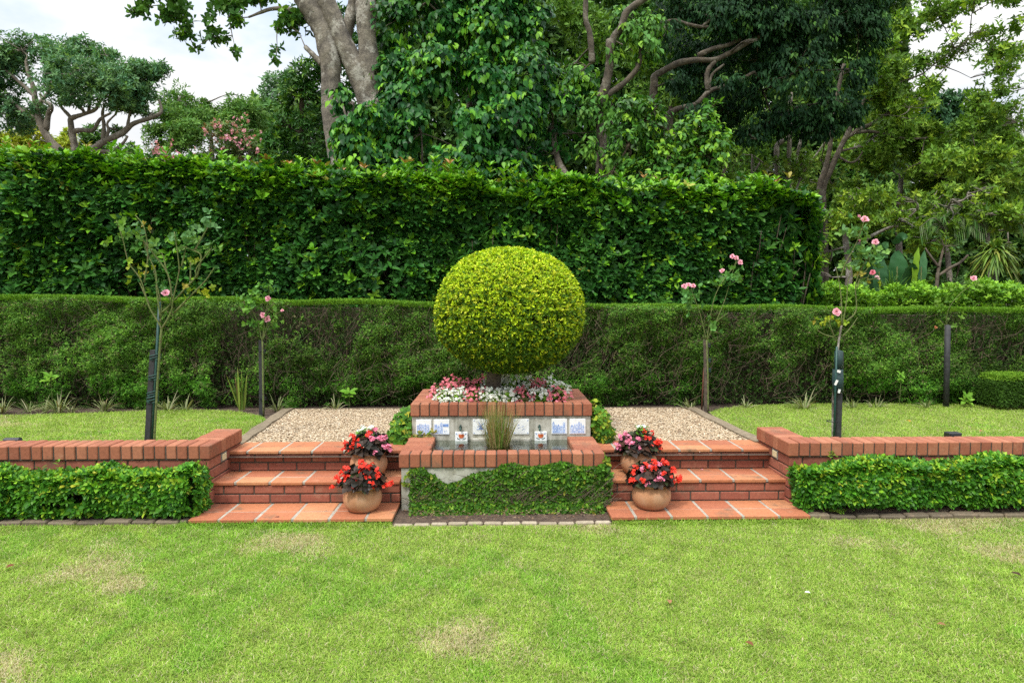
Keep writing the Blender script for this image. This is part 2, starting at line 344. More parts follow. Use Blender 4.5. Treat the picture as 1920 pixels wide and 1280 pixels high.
G_DARK = [(.018, .055, .014), (.026, .075, .017), (.04, .10, .02)]
G_MID = [(.035, .095, .016), (.05, .125, .02), (.075, .16, .026)]
G_LIGHT = [(.09, .19, .025), (.13, .24, .03), (.17, .27, .035)]
G_OLIVE = [(.075, .115, .02), (.11, .15, .025), (.15, .185, .03)]

#==PART2==
# ================================================================== SETTING
def sheet(name, x0, x1, y0, y1, z, m, kind='structure', nx=2, ny=2, amp=0):
    xs = np.linspace(x0, x1, nx); ys = np.linspace(y0, y1, ny); X, Y = np.meshgrid(xs, ys); V = np.stack([X.ravel(), Y.ravel(), np.full(X.size, z)], 1)
    if amp: V[:, 2] += lump(V, 1.1, 3)*amp
    I = (np.arange(ny-1)[:, None]*nx+np.arange(nx-1)[None]).ravel(); Q = np.stack([I, I+1, I+1+nx, I+nx], 1)
    return tag(mesh_obj(name, V, None, m, None, np.full((len(V), 3), .5), True, Q), kind=kind)
def poly(name, pts, z, m, kind='structure'):
    n_ = len(pts); V = np.array([(p[0], p[1], z) for p in pts]+[(np.mean([p[0] for p in pts]), np.mean([p[1] for p in pts]), z)])
    T = [(i, (i+1) % n_, n_) for i in range(n_)]
    return tag(mesh_obj(name, V, T, m, None, np.full((len(V), 3), .5)), kind=kind)
def inside(px, py, pts):
    r = np.zeros(len(px), bool); n_ = len(pts); j = n_-1
    for i in range(n_):
        xi, yi = pts[i][:2]; xj, yj = pts[j][:2]
        c = ((yi > py) != (yj > py)) & (px < (xj-xi)*(py-yi)/(yj-yi+1e-12)+xi); r ^= c; j = i
    return r
ZL, ZU = .005, .375
sheet('lawn', -70, 70, -60, 5.6, ZL, M['thatch'])
sheet('ground', -400, 400, 5.5, 900, ZU-.03, M['soil'])
sheet('soil_bed', -9.5, -2.24, 4.93, 5.2, .026, M['soil']); sheet('soil_bed', 2.24, 9.5, 4.93, 5.2, .026, M['soil'])
sheet('soil_bed', -.79, .79, 4.82, 5.2, .014, M['soil'])
left_lawn = [(-9.5, 5.34), (-2.43, 5.34), (-2.43, 5.79), (-2.325, 5.80), (-2.395, 7.0)]+[tuple(G(x, y, ZU)[:2]) for x, y in ((488, 780), (450, 772), (400, 769), (330, 768), (150, 775), (0, 779), (-500, 788))]
right_lawn = [(9.5, 5.34), (2.43, 5.34), (2.43, 5.79), (2.295, 5.80), (2.255, 7.0)]+[tuple(G(x, y, ZU)[:2]) for x, y in ((1330, 773), (1350, 766), (1400, 760), (1500, 757), (1700, 755), (1850, 758), (1920, 766), (2300, 790))]
poly('upper_lawn', left_lawn, ZU, M['thatch']); poly('upper_lawn', right_lawn, ZU+.0, M['thatch'])
gl0, gl1 = -2.22, -2.36; gr0, gr1 = 2.2, 2.12
path_pts = [(gl0, 5.86), (gr0, 5.86), (gr1, 7.72), (gl1, 7.72)]
poly('gravel_path', path_pts, ZU-.008, M['gravelbed'])
# gravel chips (uncountable)
def gravel(n):
    x = U(-2.4, 2.3, n); y = U(5.88, 7.75, n); k = inside(x, y, path_pts) & ~((np.abs(x) < .76) & (y < 6.74)); x = x[k]; y = y[k]; m_ = len(x)
    ico = np.array([(1, 0, 0), (-1, 0, 0), (0, 1, 0), (0, -1, 0), (0, 0, 1), (0, 0, -1)], float)
    tt = np.array([(0, 2, 4), (2, 1, 4), (1, 3, 4), (3, 0, 4), (2, 0, 5), (1, 2, 5), (3, 1, 5), (0, 3, 5)])
    S = np.stack([U(.007, .016, m_), U(.005, .010, m_), U(.004, .008, m_)], 1); a = U(0, 6.28, m_); V = ico[None]*S[:, None]*U(.75, 1.25, (m_, 6, 1))
    R = np.zeros((m_, 3, 3)); R[:, 0, 0] = np.cos(a); R[:, 0, 1] = -np.sin(a); R[:, 1, 0] = np.sin(a); R[:, 1, 1] = np.cos(a); R[:, 2, 2] = 1
    tl = U(-.5, .5, m_); R2 = np.zeros((m_, 3, 3)); R2[:, 0, 0] = 1; R2[:, 1, 1] = np.cos(tl); R2[:, 1, 2] = -np.sin(tl); R2[:, 2, 1] = np.sin(tl); R2[:, 2, 2] = np.cos(tl)
    V = np.einsum('nij,nkj->nki', R@R2, V)+np.stack([x, y, np.full(m_, ZU-.003)+U(0, .012, m_)], 1)[:, None]
    c = pal(m_, [(.40, .31, .20), (.48, .385, .26), (.34, .24, .145), (.22, .15, .095), (.56, .48, .36)], [4, 4, 3, 1.2, 1.5], .15)
    return mesh_obj('gravel_chips', V.reshape(-1, 3), (tt[None]+(np.arange(m_)*6)[:, None, None]).reshape(-1, 3), M['stone'], None, np.repeat(c, 6, 0))
tag(gravel(38000), kind='stuff')
# lawn grass
def grass(name, x, y, z, L, Wd, pts=None, seed=0, straw=.38):
    m_ = len(x); P_ = np.stack([x, y, np.full(m_, z)], 1)
    a = U(0, 6.28, m_); tl = np.radians(U(18, 78, m_)); d = np.stack([np.cos(a)*np.sin(tl), np.sin(a)*np.sin(tl), np.cos(tl)], 1)
    n1 = .75*lump(P_, 2.0, seed)+.75*lump(P_, 5.5, seed+1)+.3*lump(P_, 13, seed+5); n2 = .7*lump(P_, 3.2, seed+2)+.5*lump(P_, 9, seed+3)
    c = pal(m_, [(.225, .36, .045), (.28, .42, .056), (.36, .475, .095), (.15, .28, .033)], [3, 3, 2.2, 1.6], .2)
    dry = np.clip((n1-.72)*1.5, 0, .95)+.15; isdry = rng.random(m_) < dry*straw*2
    c[isdry] = pal(isdry.sum(), [(.48, .42, .23), (.40, .34, .17), (.56, .50, .32), (.36, .39, .15)], None, .15)
    lush = n2 > .5; c[lush & ~isdry] *= np.array([.80, .94, .75]); c *= (1+.12*lump(P_, 22, seed+9))[:, None]
    f = Fol(); l = L*U(.6, 1.3, m_)*np.where(lush, 1.15, 1); f.add(P_, d, np.array([[0, 0, 1.]])+U(-.4, .4, (m_, 3)), l, Wd*U(.7, 1.3, m_), c, 'blade')
    return tag(f.build(name, M['grass'], None, False), kind='stuff')
n0 = 820000; yy = 2.1+(4.95-2.1)*rng.random(n0)**1.12; xx = U(-1, 1, n0)*(.80*yy+.9)
blk = ((np.abs(xx) < .80) & (yy > 4.785)) | ((np.abs(xx) < 2.26) & (yy > 4.835)) | (yy > 4.86); xx = xx[~blk]; yy = yy[~blk]
grass('grass', xx, yy, ZL, .024, .0034)
nc = 1100; cy = 2.3+2.5*rng.random(nc); cx = U(-1, 1, nc)*(.8*cy+.7); kk = rng.integers(8, 20, nc); x = np.repeat(cx, kk)+rng.normal(0, .014, kk.sum()); y = np.repeat(cy, kk)+rng.normal(0, .014, kk.sum()); k = ~(((np.abs(x) < .80) & (y > 4.785)) | (y > 4.83)); grass('grass', x[k], y[k], ZL, .034, .0042, seed=50, straw=.12)
x = U(-2.3, 2.3, 9000); y = 4.835-np.abs(rng.normal(0, .03, 9000)); k = np.abs(x) > .8; grass('grass', x[k], y[k], ZL, .045, .004, straw=.1)
x = U(-6.5, -2.2, 130000); y = U(5.36, 7.9, 130000); k = inside(x, y, left_lawn); grass('grass', x[k], y[k], ZU, .026, .0045, seed=20, straw=.3)
x = U(2.2, 7.2, 150000); y = U(5.36, 8.6, 150000); k = inside(x, y, right_lawn); grass('grass', x[k], y[k], ZU, .026, .0045, seed=30, straw=.3)

# ================================================================== BRICKWORK
BW, BP, BH, BL = .073, .083, .106, .222
def rowlock(mb, x0, x1, y0, y1, z0, z1, axis, pitch=BP, bev=.006):
    """a coping of bricks on edge laid along an axis"""
    a0, a1 = (x0, x1) if axis == 'x' else (y0, y1); n_ = max(1, round((a1-a0)/pitch)); p = (a1-a0)/n_
    for i in range(n_):
        s0 = a0+i*p+(.004 if i else 0)+U(0, .0015); s1 = a0+(i+1)*p-(.004 if i < n_-1 else 0)-U(0, .0015); dz = U(-.0015, .0015); dj = U(-.002, .002)
        if axis == 'x': mb.box(s0, s1, y0+dj, y1+dj, z0, z1+dz, bev=bev, jit=.012)
        else: mb.box(x0+dj, x1+dj, s0, s1, z0, z1+dz, bev=bev, jit=.008)
def core(mb, x0, x1, y0, y1, z0, z1, m=1): mb.box(x0, x1, y0, y1, z0, z1, .5, m)
def courses(mb, a0, a1, face, z0, z1, axis='x', off=0, n=None, depth=.1, sgn=1, h=BW):
    """stretcher courses; face = the coordinate of the visible plane, bricks run back from it"""
    nc = n or max(1, round((z1-z0)/(h+.010))); ph = (z1-z0)/nc
    for c in range(nc):
        s = a0-((c+off) % 2)*.116-U(0, .01)
        while s < a1-.01:
            e = min(s+BL, a1); b = max(s, a0)
            if e-b > .02:
                j = U(-.0015, .0015)
                if axis == 'x': mb.box(b, e, face+j, face+j+depth, z0+c*ph+.005, z0+(c+1)*ph-.005, bev=.005)
                else: 
                    f0, f1 = sorted((face+j, face+j+sgn*depth)); mb.box(f0, f1, b, e, z0+c*ph+.005, z0+(c+1)*ph-.005, bev=.005)
            s += BL+.010
# ---- the fountain
FY = 5.134
ft = empty('fountain', (0, FY, 0), 'tiered brick and concrete fountain with a shallow basin below a raised flower planter', 'fountain')
mb = MB(); z1 = .344
mb.box(-.768, .768, FY+.016, FY+.118, -.1, z1-.002); mb.box(-.768, -.575, FY+.118, 5.79, -.1, z1-.002); mb.box(.575, .768, FY+.118, 5.79, -.1, z1-.002)
mb.box(-.575, .575, FY+.118, 5.79, -.1, .31)
mb.build('basin_wall', M['concrete'], ft)
mb = MB(); rowlock(mb, -.785, .785, FY, FY+.128, z1, .452, 'x'); rowlock(mb, -.785, -.563, FY+.136, 5.785, z1, .451, 'y', .083); rowlock(mb, .563, .785, FY+.136, 5.785, z1, .451, 'y', .083)
core(mb, -.777, .777, FY+.010, FY+.120, z1-.004, .442); core(mb, -.777, -.571, FY+.120, 5.78, z1-.004, .441); core(mb, .571, .777, FY+.120, 5.78, z1-.004, .441)
mb.build('basin_coping', [M['brick'], M['mortar']], ft)
mb = MB(); mb.box(-.764, .764, 5.792, 5.88, -.1, .627); mb.box(-.764, -.575, 5.88, 6.73, -.1, .627); mb.box(.575, .764, 5.88, 6.73, -.1, .627); mb.box(-.575, .575, 6.56, 6.73, -.1, .627)
mb.build('planter_wall', M['concrete'], ft)
mb = MB(); rowlock(mb, -.775, .775, 5.772, 5.900, .629, .735, 'x', .0816); rowlock(mb, -.775, -.553, 5.908, 6.52, .629, .734, 'y'); rowlock(mb, .553, .775, 5.908, 6.52, .629, .734, 'y'); rowlock(mb, -.775, .775, 6.528, 6.75, .629, .734, 'x')
core(mb, -.767, .767, 5.782, 5.892, .625, .725); core(mb, -.767, -.561, 5.892, 6.53, .625, .724); core(mb, .561, .767, 5.892, 6.53, .625, .724); core(mb, -.767, .767, 6.53, 6.742, .625, .724)
mb.build('planter_coping', [M['brick'], M['mortar']], ft)
mb = MB(); mb.box(-.556, .556, 5.893, 6.53, .5, .69); mb.build('planter_soil', M['soil'], ft)
TY = 5.792
def tx(zx): return P(740+zx*.22917, 800, TY)[0]
mb = MB(); mb.box(tx(625), tx(1112), TY-.045, TY+.01, .30, .442, bev=.006); mb.build('wall_ledge', M['concrete'], ft)
def tile(name, x0, x1, z0, z1, y, th): 
    m_ = MB(); m_.d = MB(); m_.box(x0, x1, y-th, y+.02, z0, z1, m=0, bev=.003); return m_
def rect(m_, x0, x1, z0, z1, y, k): m_.d.box(x0, x1, y-.0012, y+.001, z0, z1, m=k)
def houses(m_, x0, x1, z0, z1, y, seed, quay=False):
    r = random.Random(seed); x = x0+.008; zb = z0+.012
    while x < x1-.02:
        w_ = r.uniform(.014, .026); h = r.uniform(.055, .085); k = r.choice((1, 1, 2, 2)); g = r.random(); e = min(x+w_, x1-.006)
        if quay and x > x0+.075:                      # an open quay with two small figures instead of a facade
            rect(m_, x, x1-.008, z0+.068, z0+.092, y, 1); rect(m_, x+.012, x+.017, z0+.02, z0+.036, y, 1); rect(m_, x+.028, x+.032, z0+.022, z0+.04, y, 2); break
        rect(m_, x, e, zb, zb+h, y, 2)
        if k == 1: rect(m_, x+.001, x+.004, zb, zb+h, y-.0006, 1); rect(m_, e-.003, e-.0005, zb, zb+h, y-.0006, 1)
        if g < .6:
            for i in range(3): rect(m_, x+w_*.14*(i+1), e-w_*.14*(i+1), zb+h+.005*i+.0002, zb+h+.005*(i+1), y, k)
        z = zb+.006
        while z < zb+h-.008:
            for q in (.22, .58): rect(m_, x+w_*q, x+w_*q+.004, z, z+.007, y-.0007, 1 if (r.random() < .75) else 0)
            z += .014
        x = e+.0022
    rect(m_, x0+.006, x1-.006, zb-.004, zb-.001, y, 2)
TZ0, TZ1 = .469, .601
for zx0, zx1, kind in ((175, 302, 'h1'), (319, 449, 'quay'), (639, 766, 'mill'), (970, 1100, 'birds'), (1283, 1410, 'h2'), (1430, 1562, 'h3')):
    x0, x1 = tx(zx0), tx(zx1); y = TY-.008; m_ = tile('t', x0, x1, TZ0, TZ1, TY, .008)
    if kind[0] == 'h': houses(m_, x0, x1, TZ0, TZ1, y, {'h1': 3, 'h2': 8, 'h3': 15}[kind]); lb = {'h1': 'white tile painted with a row of blue canal houses', 'h2': 'white tile painted with dark blue gabled houses', 'h3': 'white tile painted with pale blue houses and a quay'}[kind]
    elif kind == 'quay': houses(m_, x0, x1, TZ0, TZ1, y, 5, True); lb = 'white tile painted with two blue houses and figures on a quay'
    else:
        for cx in (x0+.012, x1-.012):
            for cz in (TZ0+.012, TZ1-.012): rect(m_, cx-.004, cx+.004, cz-.004, cz+.004, y, 1)
        c = (x0+x1)/2; zc = (TZ0+TZ1)/2
        if kind == 'mill':
            lb = 'white tile painted with a small blue windmill'
            rect(m_, c-.032, c+.034, zc-.024, zc-.018, y, 1); rect(m_, c-.012, c+.014, zc-.018, zc-.004, y, 1); rect(m_, c-.007, c+.009, zc-.0038, zc+.012, y, 1)
            for a in (.5, 2.07, 3.64, 5.2):
                for q in np.linspace(.006, .03, 6): rect(m_, c+.001+q*math.cos(a)-.0025, c+.001+q*math.cos(a)+.0025, zc+.014+q*math.sin(a)-.0025, zc+.014+q*math.sin(a)+.0025, y, 1)
        else:
            lb = 'white tile painted with four small blue birds'
            for bx, bz in ((-.03, .012), (-.026, -.012), (.006, -.001), (.012, -.024)):
                rect(m_, c+bx, c+bx+.012, zc+bz, zc+bz+.003, y, 1); rect(m_, c+bx+.009, c+bx+.016, zc+bz+.0035, zc+bz+.0065, y, 1); rect(m_, c+bx-.004, c+bx, zc+bz-.004, zc+bz-.001, y, 1)
    t_ = tag(m_.build('wall_tile', M['tile'], ft), lb); m_.d.build('painting', [M['tile'], M['blue'], M['blue_pale']], t_)
for zx0, zx1, sx in ((496, 598, 541), (1144, 1243, 1183)):
    x0, x1 = tx(zx0), tx(zx1); y = TY-.032; m_ = tile('t', x0, x1, .39, .494, TY, .032); c = (x0+x1)/2
    for cx, s in ((x0+.012, 1), (x1-.012, -1)):
        for q in range(3): rect(m_, cx-.005+.003*q*s, cx+.001+.003*q*s, .480-.004*q, .485-.003*q, y, 2)
    for dx, dz, hw, h in ((0, .42, .012, .030), (-.011, .424, .008, .028), (.011, .424, .008, .029), (-.018, .434, .005, .018), (.018, .434, .005, .018)): rect(m_, c+dx-hw, c+dx+hw, dz+.024, dz+h+.024, y-.0003*abs(hw*900), 1)
    for dx, s in ((-.014, -1), (.014, 1)):
        for q in range(4): rect(m_, c+s*(.012+.007*q)-.004, c+s*(.012+.007*q)+.004, (.428+.003*q), (.433+.004*q), y, 3)
    t_ = m_.build('tulip_tile', M['tile'], ft); m_.d.build('painting', [M['tile'], M['orange'], M['blue'], M['green_glaze']], t_)
    X = tx(sx); m_ = MB(); m_.tube(curve([(X, TY+.01, .525), (X, TY-.03, .532), (X, TY-.055, .528), (X, TY-.062, .510)], 4), .009, 10)
    m_.lathe((X, TY-.03, .532), [(.013, 0), (.015, .008), (.006, .016), (.010, .022), (.0, .026)], 10); m_.build('spout', M['brass'], ft, True)
sheet('water', -.563, .563, FY+.124, TY, .420, M['water'], nx=12, ny=8)
# ---- the two flights of steps
def steps(x0, x1, label):
    r = empty('brick_steps', ((x0+x1)/2, 4.835, 0), label, 'steps', 'flights of brick steps beside the fountain')
    def tread(y0, y1, zt, split, slab=.026):
        m_ = MB(); m_.box(x0+.003, x1-.003, y0+.010, y1, zt-slab+.004, zt-.004, .5, 1); m_.box(x0+.003, x1-.003, y0+.03, y1, zt-slab-.012, zt-slab+.003, .5, 2); p = .262; o = U(0, .1); x = x0-o
        while x < x1:
            a, b = max(x, x0), min(x+p-.020, x1)
            if b-a > .015:
                for u, v in ((y0, split-.005), (split+.004, y1)):
                    m_.box(a, b, u+U(0, .003), v, zt-slab, zt+U(-.0015, .0015), bev=.004, jit=.004)
            x += p
        return m_.build('tread', [M['paver'], M['grout'], M['mortar']], r)
    def riser(y, z0, z1, d):
        m_ = MB(); courses(m_, x0, x1, y, z0, z1, 'x', off=rng.integers(2), n=2, depth=.09); m_.box(x0+.002, x1-.002, y+.006, y+d, z0-.06, z1-.004, .5, 1)
        return m_.build('riser', [M['brick_face'], M['mortar']], r)
    tread(4.835, 5.225, .052, 5.02); riser(5.222, .052, .196, .33)
    tread(5.207, 5.556, .222, 5.37); riser(5.553, .222, .363, .33)
    tread(5.538, 5.90, .389, 5.70)
    return r
steps(-2.245, -.79, 'three wide brick and terracotta steps rising left of the fountain')
steps(.79, 2.245, 'three wide brick and terracotta steps rising right of the fountain')
# ---- retaining walls
def rwall(s, label):
    r = empty('brick_wall', (s*2.3, 5.2, 0), label, 'wall', 'low brick retaining walls')
    def bx(m_, a, b, *k, **q): m_.box(*(sorted((s*a, s*b))), *k, **q)
    m_ = MB()
    xo, xi = sorted((s*9.2, s*2.2)); rowlock(m_, xo, xi, 5.13, 5.352, .419, .525, 'x')
    xo, xi = sorted((s*2.422, s*2.2)); rowlock(m_, xo, xi, 5.360, 5.785, .419, .525, 'y')
    xo, xi = sorted((s*9.19, s*2.209)); core(m_, xo, xi, 5.139, 5.343, .413, .515); xo, xi = sorted((s*2.413, s*2.209)); core(m_, xo, xi, 5.343, 5.776, .413, .514)
    m_.build('coping', [M['brick'], M['mortar']], r)
    m_ = MB(); xo, xi = sorted((s*9.2, s*2.215)); courses(m_, xo, xi, 5.146, .0, .415, 'x', off=1, n=5)
    courses(m_, 5.250, 5.78, s*2.215, .0, .415, 'y', off=0, n=5, sgn=s)
    xo, xi = sorted((s*9.2, s*2.223)); core(m_, xo, xi, 5.154, 5.34, -.1, .414); xo, xi = sorted((s*2.41, s*2.223)); core(m_, xo, xi, 5.34, 5.775, -.1, .4135)
    m_.build('wall_body', [M['brick_face'], M['mortar']], r)
    m_ = MB(); fx = s*2.214
    xa, xb = sorted((fx-s*.006, fx+s*.03)); m_.box(xa, xb, 5.36, 5.47, .338, .412, m=0, bev=.004)
    t_ = m_.build('step_light', M['grey_frame'], r); m_ = MB()
    xa, xb = sorted((fx-s*.009, fx+s*.02)); m_.box(xa, xb, 5.375, 5.455, .350, .400, m=0, bev=.003)
    m_.build('lens', M['cream'], t_)
rwall(-1, 'low brick retaining wall with upright coping, holding the left upper lawn')
rwall(1, 'low brick retaining wall with upright coping, holding the right upper lawn')
# ---- timber edging boards beside the gravel
for (a, b), lb in ((((gl0-.045, 5.79), (gl1-.045, 7.72)), 'weathered timber edging board on the left side of the gravel'), (((gr0+.045, 5.79), (gr1+.045, 7.72)), 'weathered timber edging board on the right side of the gravel')):
    m_ = MB(); d = np.array(b)-np.array(a); n_ = 8
    for i in range(n_):
        pass
    t_ = nrm(d); q = np.array([-t_[1], t_[0]]); a_ = np.array(a); Vv = []
    ks = np.linspace(0, 1, 12)
    for u in ks:
        c = a_+d*u; wv = .055+.006*math.sin(u*21)
        for sgn, z in ((-1, .3), (-1, ZU+.022), (1, ZU+.022), (1, .3)): Vv.append((*(c+q*sgn*wv), z+.004*math.sin(u*17+sgn)))
    Q = [(4*i+j, 4*i+(j+1) % 4, 4*i+4+(j+1) % 4, 4*i+4+j) for i in range(11) for j in range(4)]+[(0, 1, 2, 3), (44, 45, 46, 47)]
    m_.add(Vv, [], Q, .5); tag(m_.build('timber_edging', M['timber']), lb, 'edging', 'timber edging boards')
m_ = MB(); m_.box(gl1-.05, gr1+.05, 7.72, 7.75, .3, ZU+.012, .5); tag(m_.build('timber_edging', M['timber']), 'thin dark edging strip along the back of the gravel under the hedge', 'edging')
# ---- kerbs
def kerb(x0, x1, y0, y1, z, m_, label, L=.19, wig=0):
    k = MB(); x = x0
    while x < x1:
        e = min(x+L*U(.85, 1.1), x1); dy = U(-.006, .006); k.box(x+.004, e-.004, y0+dy, y1+dy, -.05, z+U(-.010, .005), bev=.010, jit=.06); x = e
    return tag(k.build('garden_kerb', m_), label, 'kerb', 'garden kerbs along the front lawn')
kerb(-9.2, -2.26, 4.868, 4.945, .036, M['kerb'], 'mossy brick kerb in front of the left clipped hedge')
kerb(2.26, 9.2, 4.888, 4.965, .036, M['kerb'], 'mossy brick kerb in front of the right clipped hedge')
k = kerb(-.785, .785, 4.80, 4.838, .026, M['kerb_pale'], 'pale stone kerb along the foot of the fountain', .135)
# ---- terracotta pots with begonias
POTC = [(.36, .10, .05), (.06, .02, .018)]
def begonia(f, Pt, n_per, r, col, var=.12):
    """clusters of small four petalled flowers"""
    m_ = len(Pt)
    for i in range(n_per):
        q = Pt+sphere(m_)*r*U(.2, 1, (m_, 1)); a = nrm(q-Pt+np.array([[0, -.006, .012]])+U(-.008, .008, (m_, 3)))
        f.whorl(q, a, 4, .0135, .014, col*(1+U(-var, var, (m_, 1))), (60, 88), 'petal', .2, .1)
pot_proto = None
def pot(px, pyb, wpx, Y, zb, rise, label, reds, pinks, whites, seedo):
    global pot_proto
    c = P(px, pyb, Y); R = wpx*mpx(Y)/2
    r = empty('potted_begonia', (c[0], Y, zb), label, 'potted plant', 'terracotta pots of begonias on the steps')
    s = R/.144
    if pot_proto is None:
        m1 = MB(); prof = [(.0, 0), (.075, 0), (.098, .006), (.122, .030), (.138, .062), (.144, .095), (.140, .128), (.128, .155), (.117, .168), (.113, .172)]
        m1.lathe((0, 0, 0), prof, 40); o1 = m1.build('pot', M['terracotta'], None, True)
        m2 = MB(); m2.lathe((0, 0, 0), [(.112, .168), (.120, .170), (.127, .177), (.127, .186), (.121, .192), (.110, .190), (.105, .178), (.105, .150)], 40); o2 = m2.build('rim', M['terracotta'], None, True)
        m3 = MB(); m3.lathe((0, 0, 0), [(.107, .168), (.05, .176), (0, .178)], 24); o3 = m3.build('soil', M['soil'], None, True)
        pot_proto = (o1, o2, o3); parts = pot_proto
    else:
        parts = []
        for o in pot_proto: q = o.copy(); COL.objects.link(q); parts.append(q)
    for o in parts: o.parent = r; o.location = (0, 0, 0); o.scale = (s, s, s)
    parts[1].parent = parts[0]; parts[1].scale = (1, 1, 1)
    n_ = 170; Rp = R*1.22; top = .20*s
    d = sphere(n_); d[:, 2] = np.abs(d[:, 2]); rad = U(.35, 1, n_)**.5
    Lp = np.stack([d[:, 0]*Rp*rad, d[:, 1]*Rp*rad*.9, top-.01+d[:, 2]*rise*rad*.92], 1)
    f = Fol(); a = nrm(d*np.array([1, 1, .8])+np.array([[0, 0, .5]])); lc = pal(n_, [(.036, .024, .017), (.022, .022, .018), (.052, .027, .018), (.04, .05, .02)], [4, 3, 2, 1.2], .2)
    f.whorl(Lp, a, 3, .05, .042, lc, (55, 85), 'heart', .25, .2)
    # two greener stems where the white flowers sit
    gp = np.array([[w_[0]*R, w_[1]*R, top+w_[2]*rise-.015] for w_ in whites]) if whites else np.zeros((0, 3))
    if len(gp): f.whorl(np.vstack([gp, gp-[0, 0, .03]]), np.tile([0, -.3, 1.], (2*len(gp), 1)), 4, .045, .038, pal(2*len(gp), [(.10, .22, .03)]), (50, 80), 'heart')
    o = f.build('leaves', M['gloss']); o.parent = r
    for nm, lst, colr in (('red_blossoms', reds, (.80, .045, .022)), ('pink_blossoms', pinks, (.80, .24, .36)), ('white_blossoms', whites, (.78, .78, .72))):
        if not lst: continue
        f = Fol(); pts = np.array([[p[0]*R, p[1]*R, top+p[2]*rise] for p in lst]); begonia(f, pts, 6, .022, np.tile(colr, (len(pts), 1))); o = f.build(nm, M['petal']); o.parent = r
def spread(n, x0, x1, z0, z1, seed):
    r = random.Random(seed); o = []
    for i in range(n):
        x = r.uniform(x0, x1); zmax = math.sqrt(max(.02, 1-(x/1.35)**2)); z = r.uniform(z0, z1)*zmax; y = -math.sqrt(max(.0, 1.25-(x/1.25)**2-z*z*.9))*r.uniform(.55, 1.05)
        o.append((x, y, z))
    return o
pot(680, 953, 73, 5.04, .052, .165, 'terracotta pot of all red begonias on the lowest step left of the fountain', spread(34, -1.3, 1.35, .1, 1.08, 1)+[(-1.5, -.3, -.05), (1.45, -.4, .05), (1.55, -.3, .12)], [], [], 1)
pot(692, 890, 70, 5.38, .222, .17, 'terracotta pot with red, white and pink begonias on the second step left of the fountain', spread(17, -1.35, .2, .1, 1.0, 2), spread(15, .1, 1.35, .1, 1.1, 3), [(-.25, -.2, 1.1), (.2, -.3, 1.12), (-.4, -.3, .92)], 2)
pot(1221, 949, 74, 5.06, .052, .18, 'pot of red begonias with pink cluster on the lowest step right of the fountain', spread(16, -1.35, .1, .2, 1.1, 4)+spread(15, .3, 1.45, .1, 1.05, 5), spread(12, -.8, .5, .1, .95, 6), [], 3)
pot(1197, 889, 69, 5.40, .222, .175, 'terracotta pot with pink, white and red begonias on the second step right of the fountain', spread(16, .1, 1.35, .1, 1.05, 7), spread(16, -1.35, -.1, .1, 1.1, 8), [(-.05, -.4, 1.05), (.2, -.3, 1.1), (.0, -.5, .85)], 4)
# ---- bedding begonias in the planter
BED = [(430, 285, 'w', 'white begonia clump with bright leaves at the near left corner of the planter bed'), (520, 262, 'w', 'white begonia clump beside the near left corner clump of the planter bed'),
 (636, 268, 'p', 'coral pink begonia clump at the near edge of the bed, left of the reeds'), (735, 262, 'w', 'small white begonia clump directly behind the reed stems'), (818, 272, 'w', 'cream white begonia clump in the near row just right of the reeds'), (915, 275, 'w', 'white begonia clump in the near row left of the middle pink clump'),
 (1036, 262, 'p', 'tall coral pink begonia clump in the near row right of the reeds'), (1180, 272, 'w', 'large white begonia clump with green leaves in the near row, right half'), (1335, 260, 'p', 'coral pink begonia clump at the near right corner of the planter bed'),
 (385, 215, 'p', 'pink begonia clump on the left edge of the planter bed'), (470, 170, 'p', 'pink and white begonia clump in the far left of the planter bed'), (580, 170, 'p', 'rosy begonia clump at the far edge, left of the topiary trunk'), (690, 170, 'p', 'dark pink begonia clump just left of the topiary trunk'),
 (770, 185, 'w', 'white begonia clump around the foot of the topiary trunk'), (880, 175, 'w', 'white begonia clump just right of the topiary trunk'), (965, 140, 'w', 'tallest white begonia clump, behind the others right of the trunk'), (1080, 165, 'w', 'white begonia clump at the far edge, middle of the right half'), (1175, 175, 'p', 'pink begonia clump at the far edge in the right half'), (1275, 170, 'w', 'white begonia clump at the far right of the planter bed'), (1345, 205, 'w', 'white begonia clump on the right edge of the planter bed')]
for zx, zy, cl, lb in BED:
    px, py = 740+zx*.22917, 680+zy*.22917
    Y = 6.00 if zy > 245 else (6.16 if zy > 195 else 6.38)
    c = P(px, py, Y); c[2] = max(c[2], .775); base = np.array([c[0], Y, .69]); h = c[2]-.69+.05
    r = empty('bedding_begonia', base, lb, 'flowering plant', 'bedding begonias in the raised planter')
    n_ = 60; d = sphere(n_); d[:, 2] = np.abs(d[:, 2]); L_ = np.array([0, 0, .02])+d*np.array([.085, .085, h*.85])*U(.5, 1, (n_, 1))
    f = Fol(); f.whorl(L_, nrm(d+[0, 0, .4]), 3, .034, .028, pal(n_, [(.18, .33, .04), (.24, .40, .05), (.11, .23, .03)] if cl == 'w' else [(.10, .16, .03), (.09, .09, .03), (.12, .2, .03)], None, .15), (50, 82), 'heart')
    o = f.build('leaves', M['leaf']); o.parent = r
    n_ = 60; d = sphere(n_); d[:, 2] = np.abs(d[:, 2])*.9+.1; d[:, 1] -= .25; d = nrm(d); pt = np.array([0, 0, .02])+d*np.array([.125, .12, h])*U(.75, 1.05, (n_, 1))
    f = Fol(); colr = (.82, .83, .74) if cl == 'w' else (.80, .23, .28); begonia(f, pt, 2, .022, np.tile(colr, (n_, 1))*(1+U(-.12, .12, (n_, 1)))); o = f.build('blossoms', M['petal']); o.parent = r
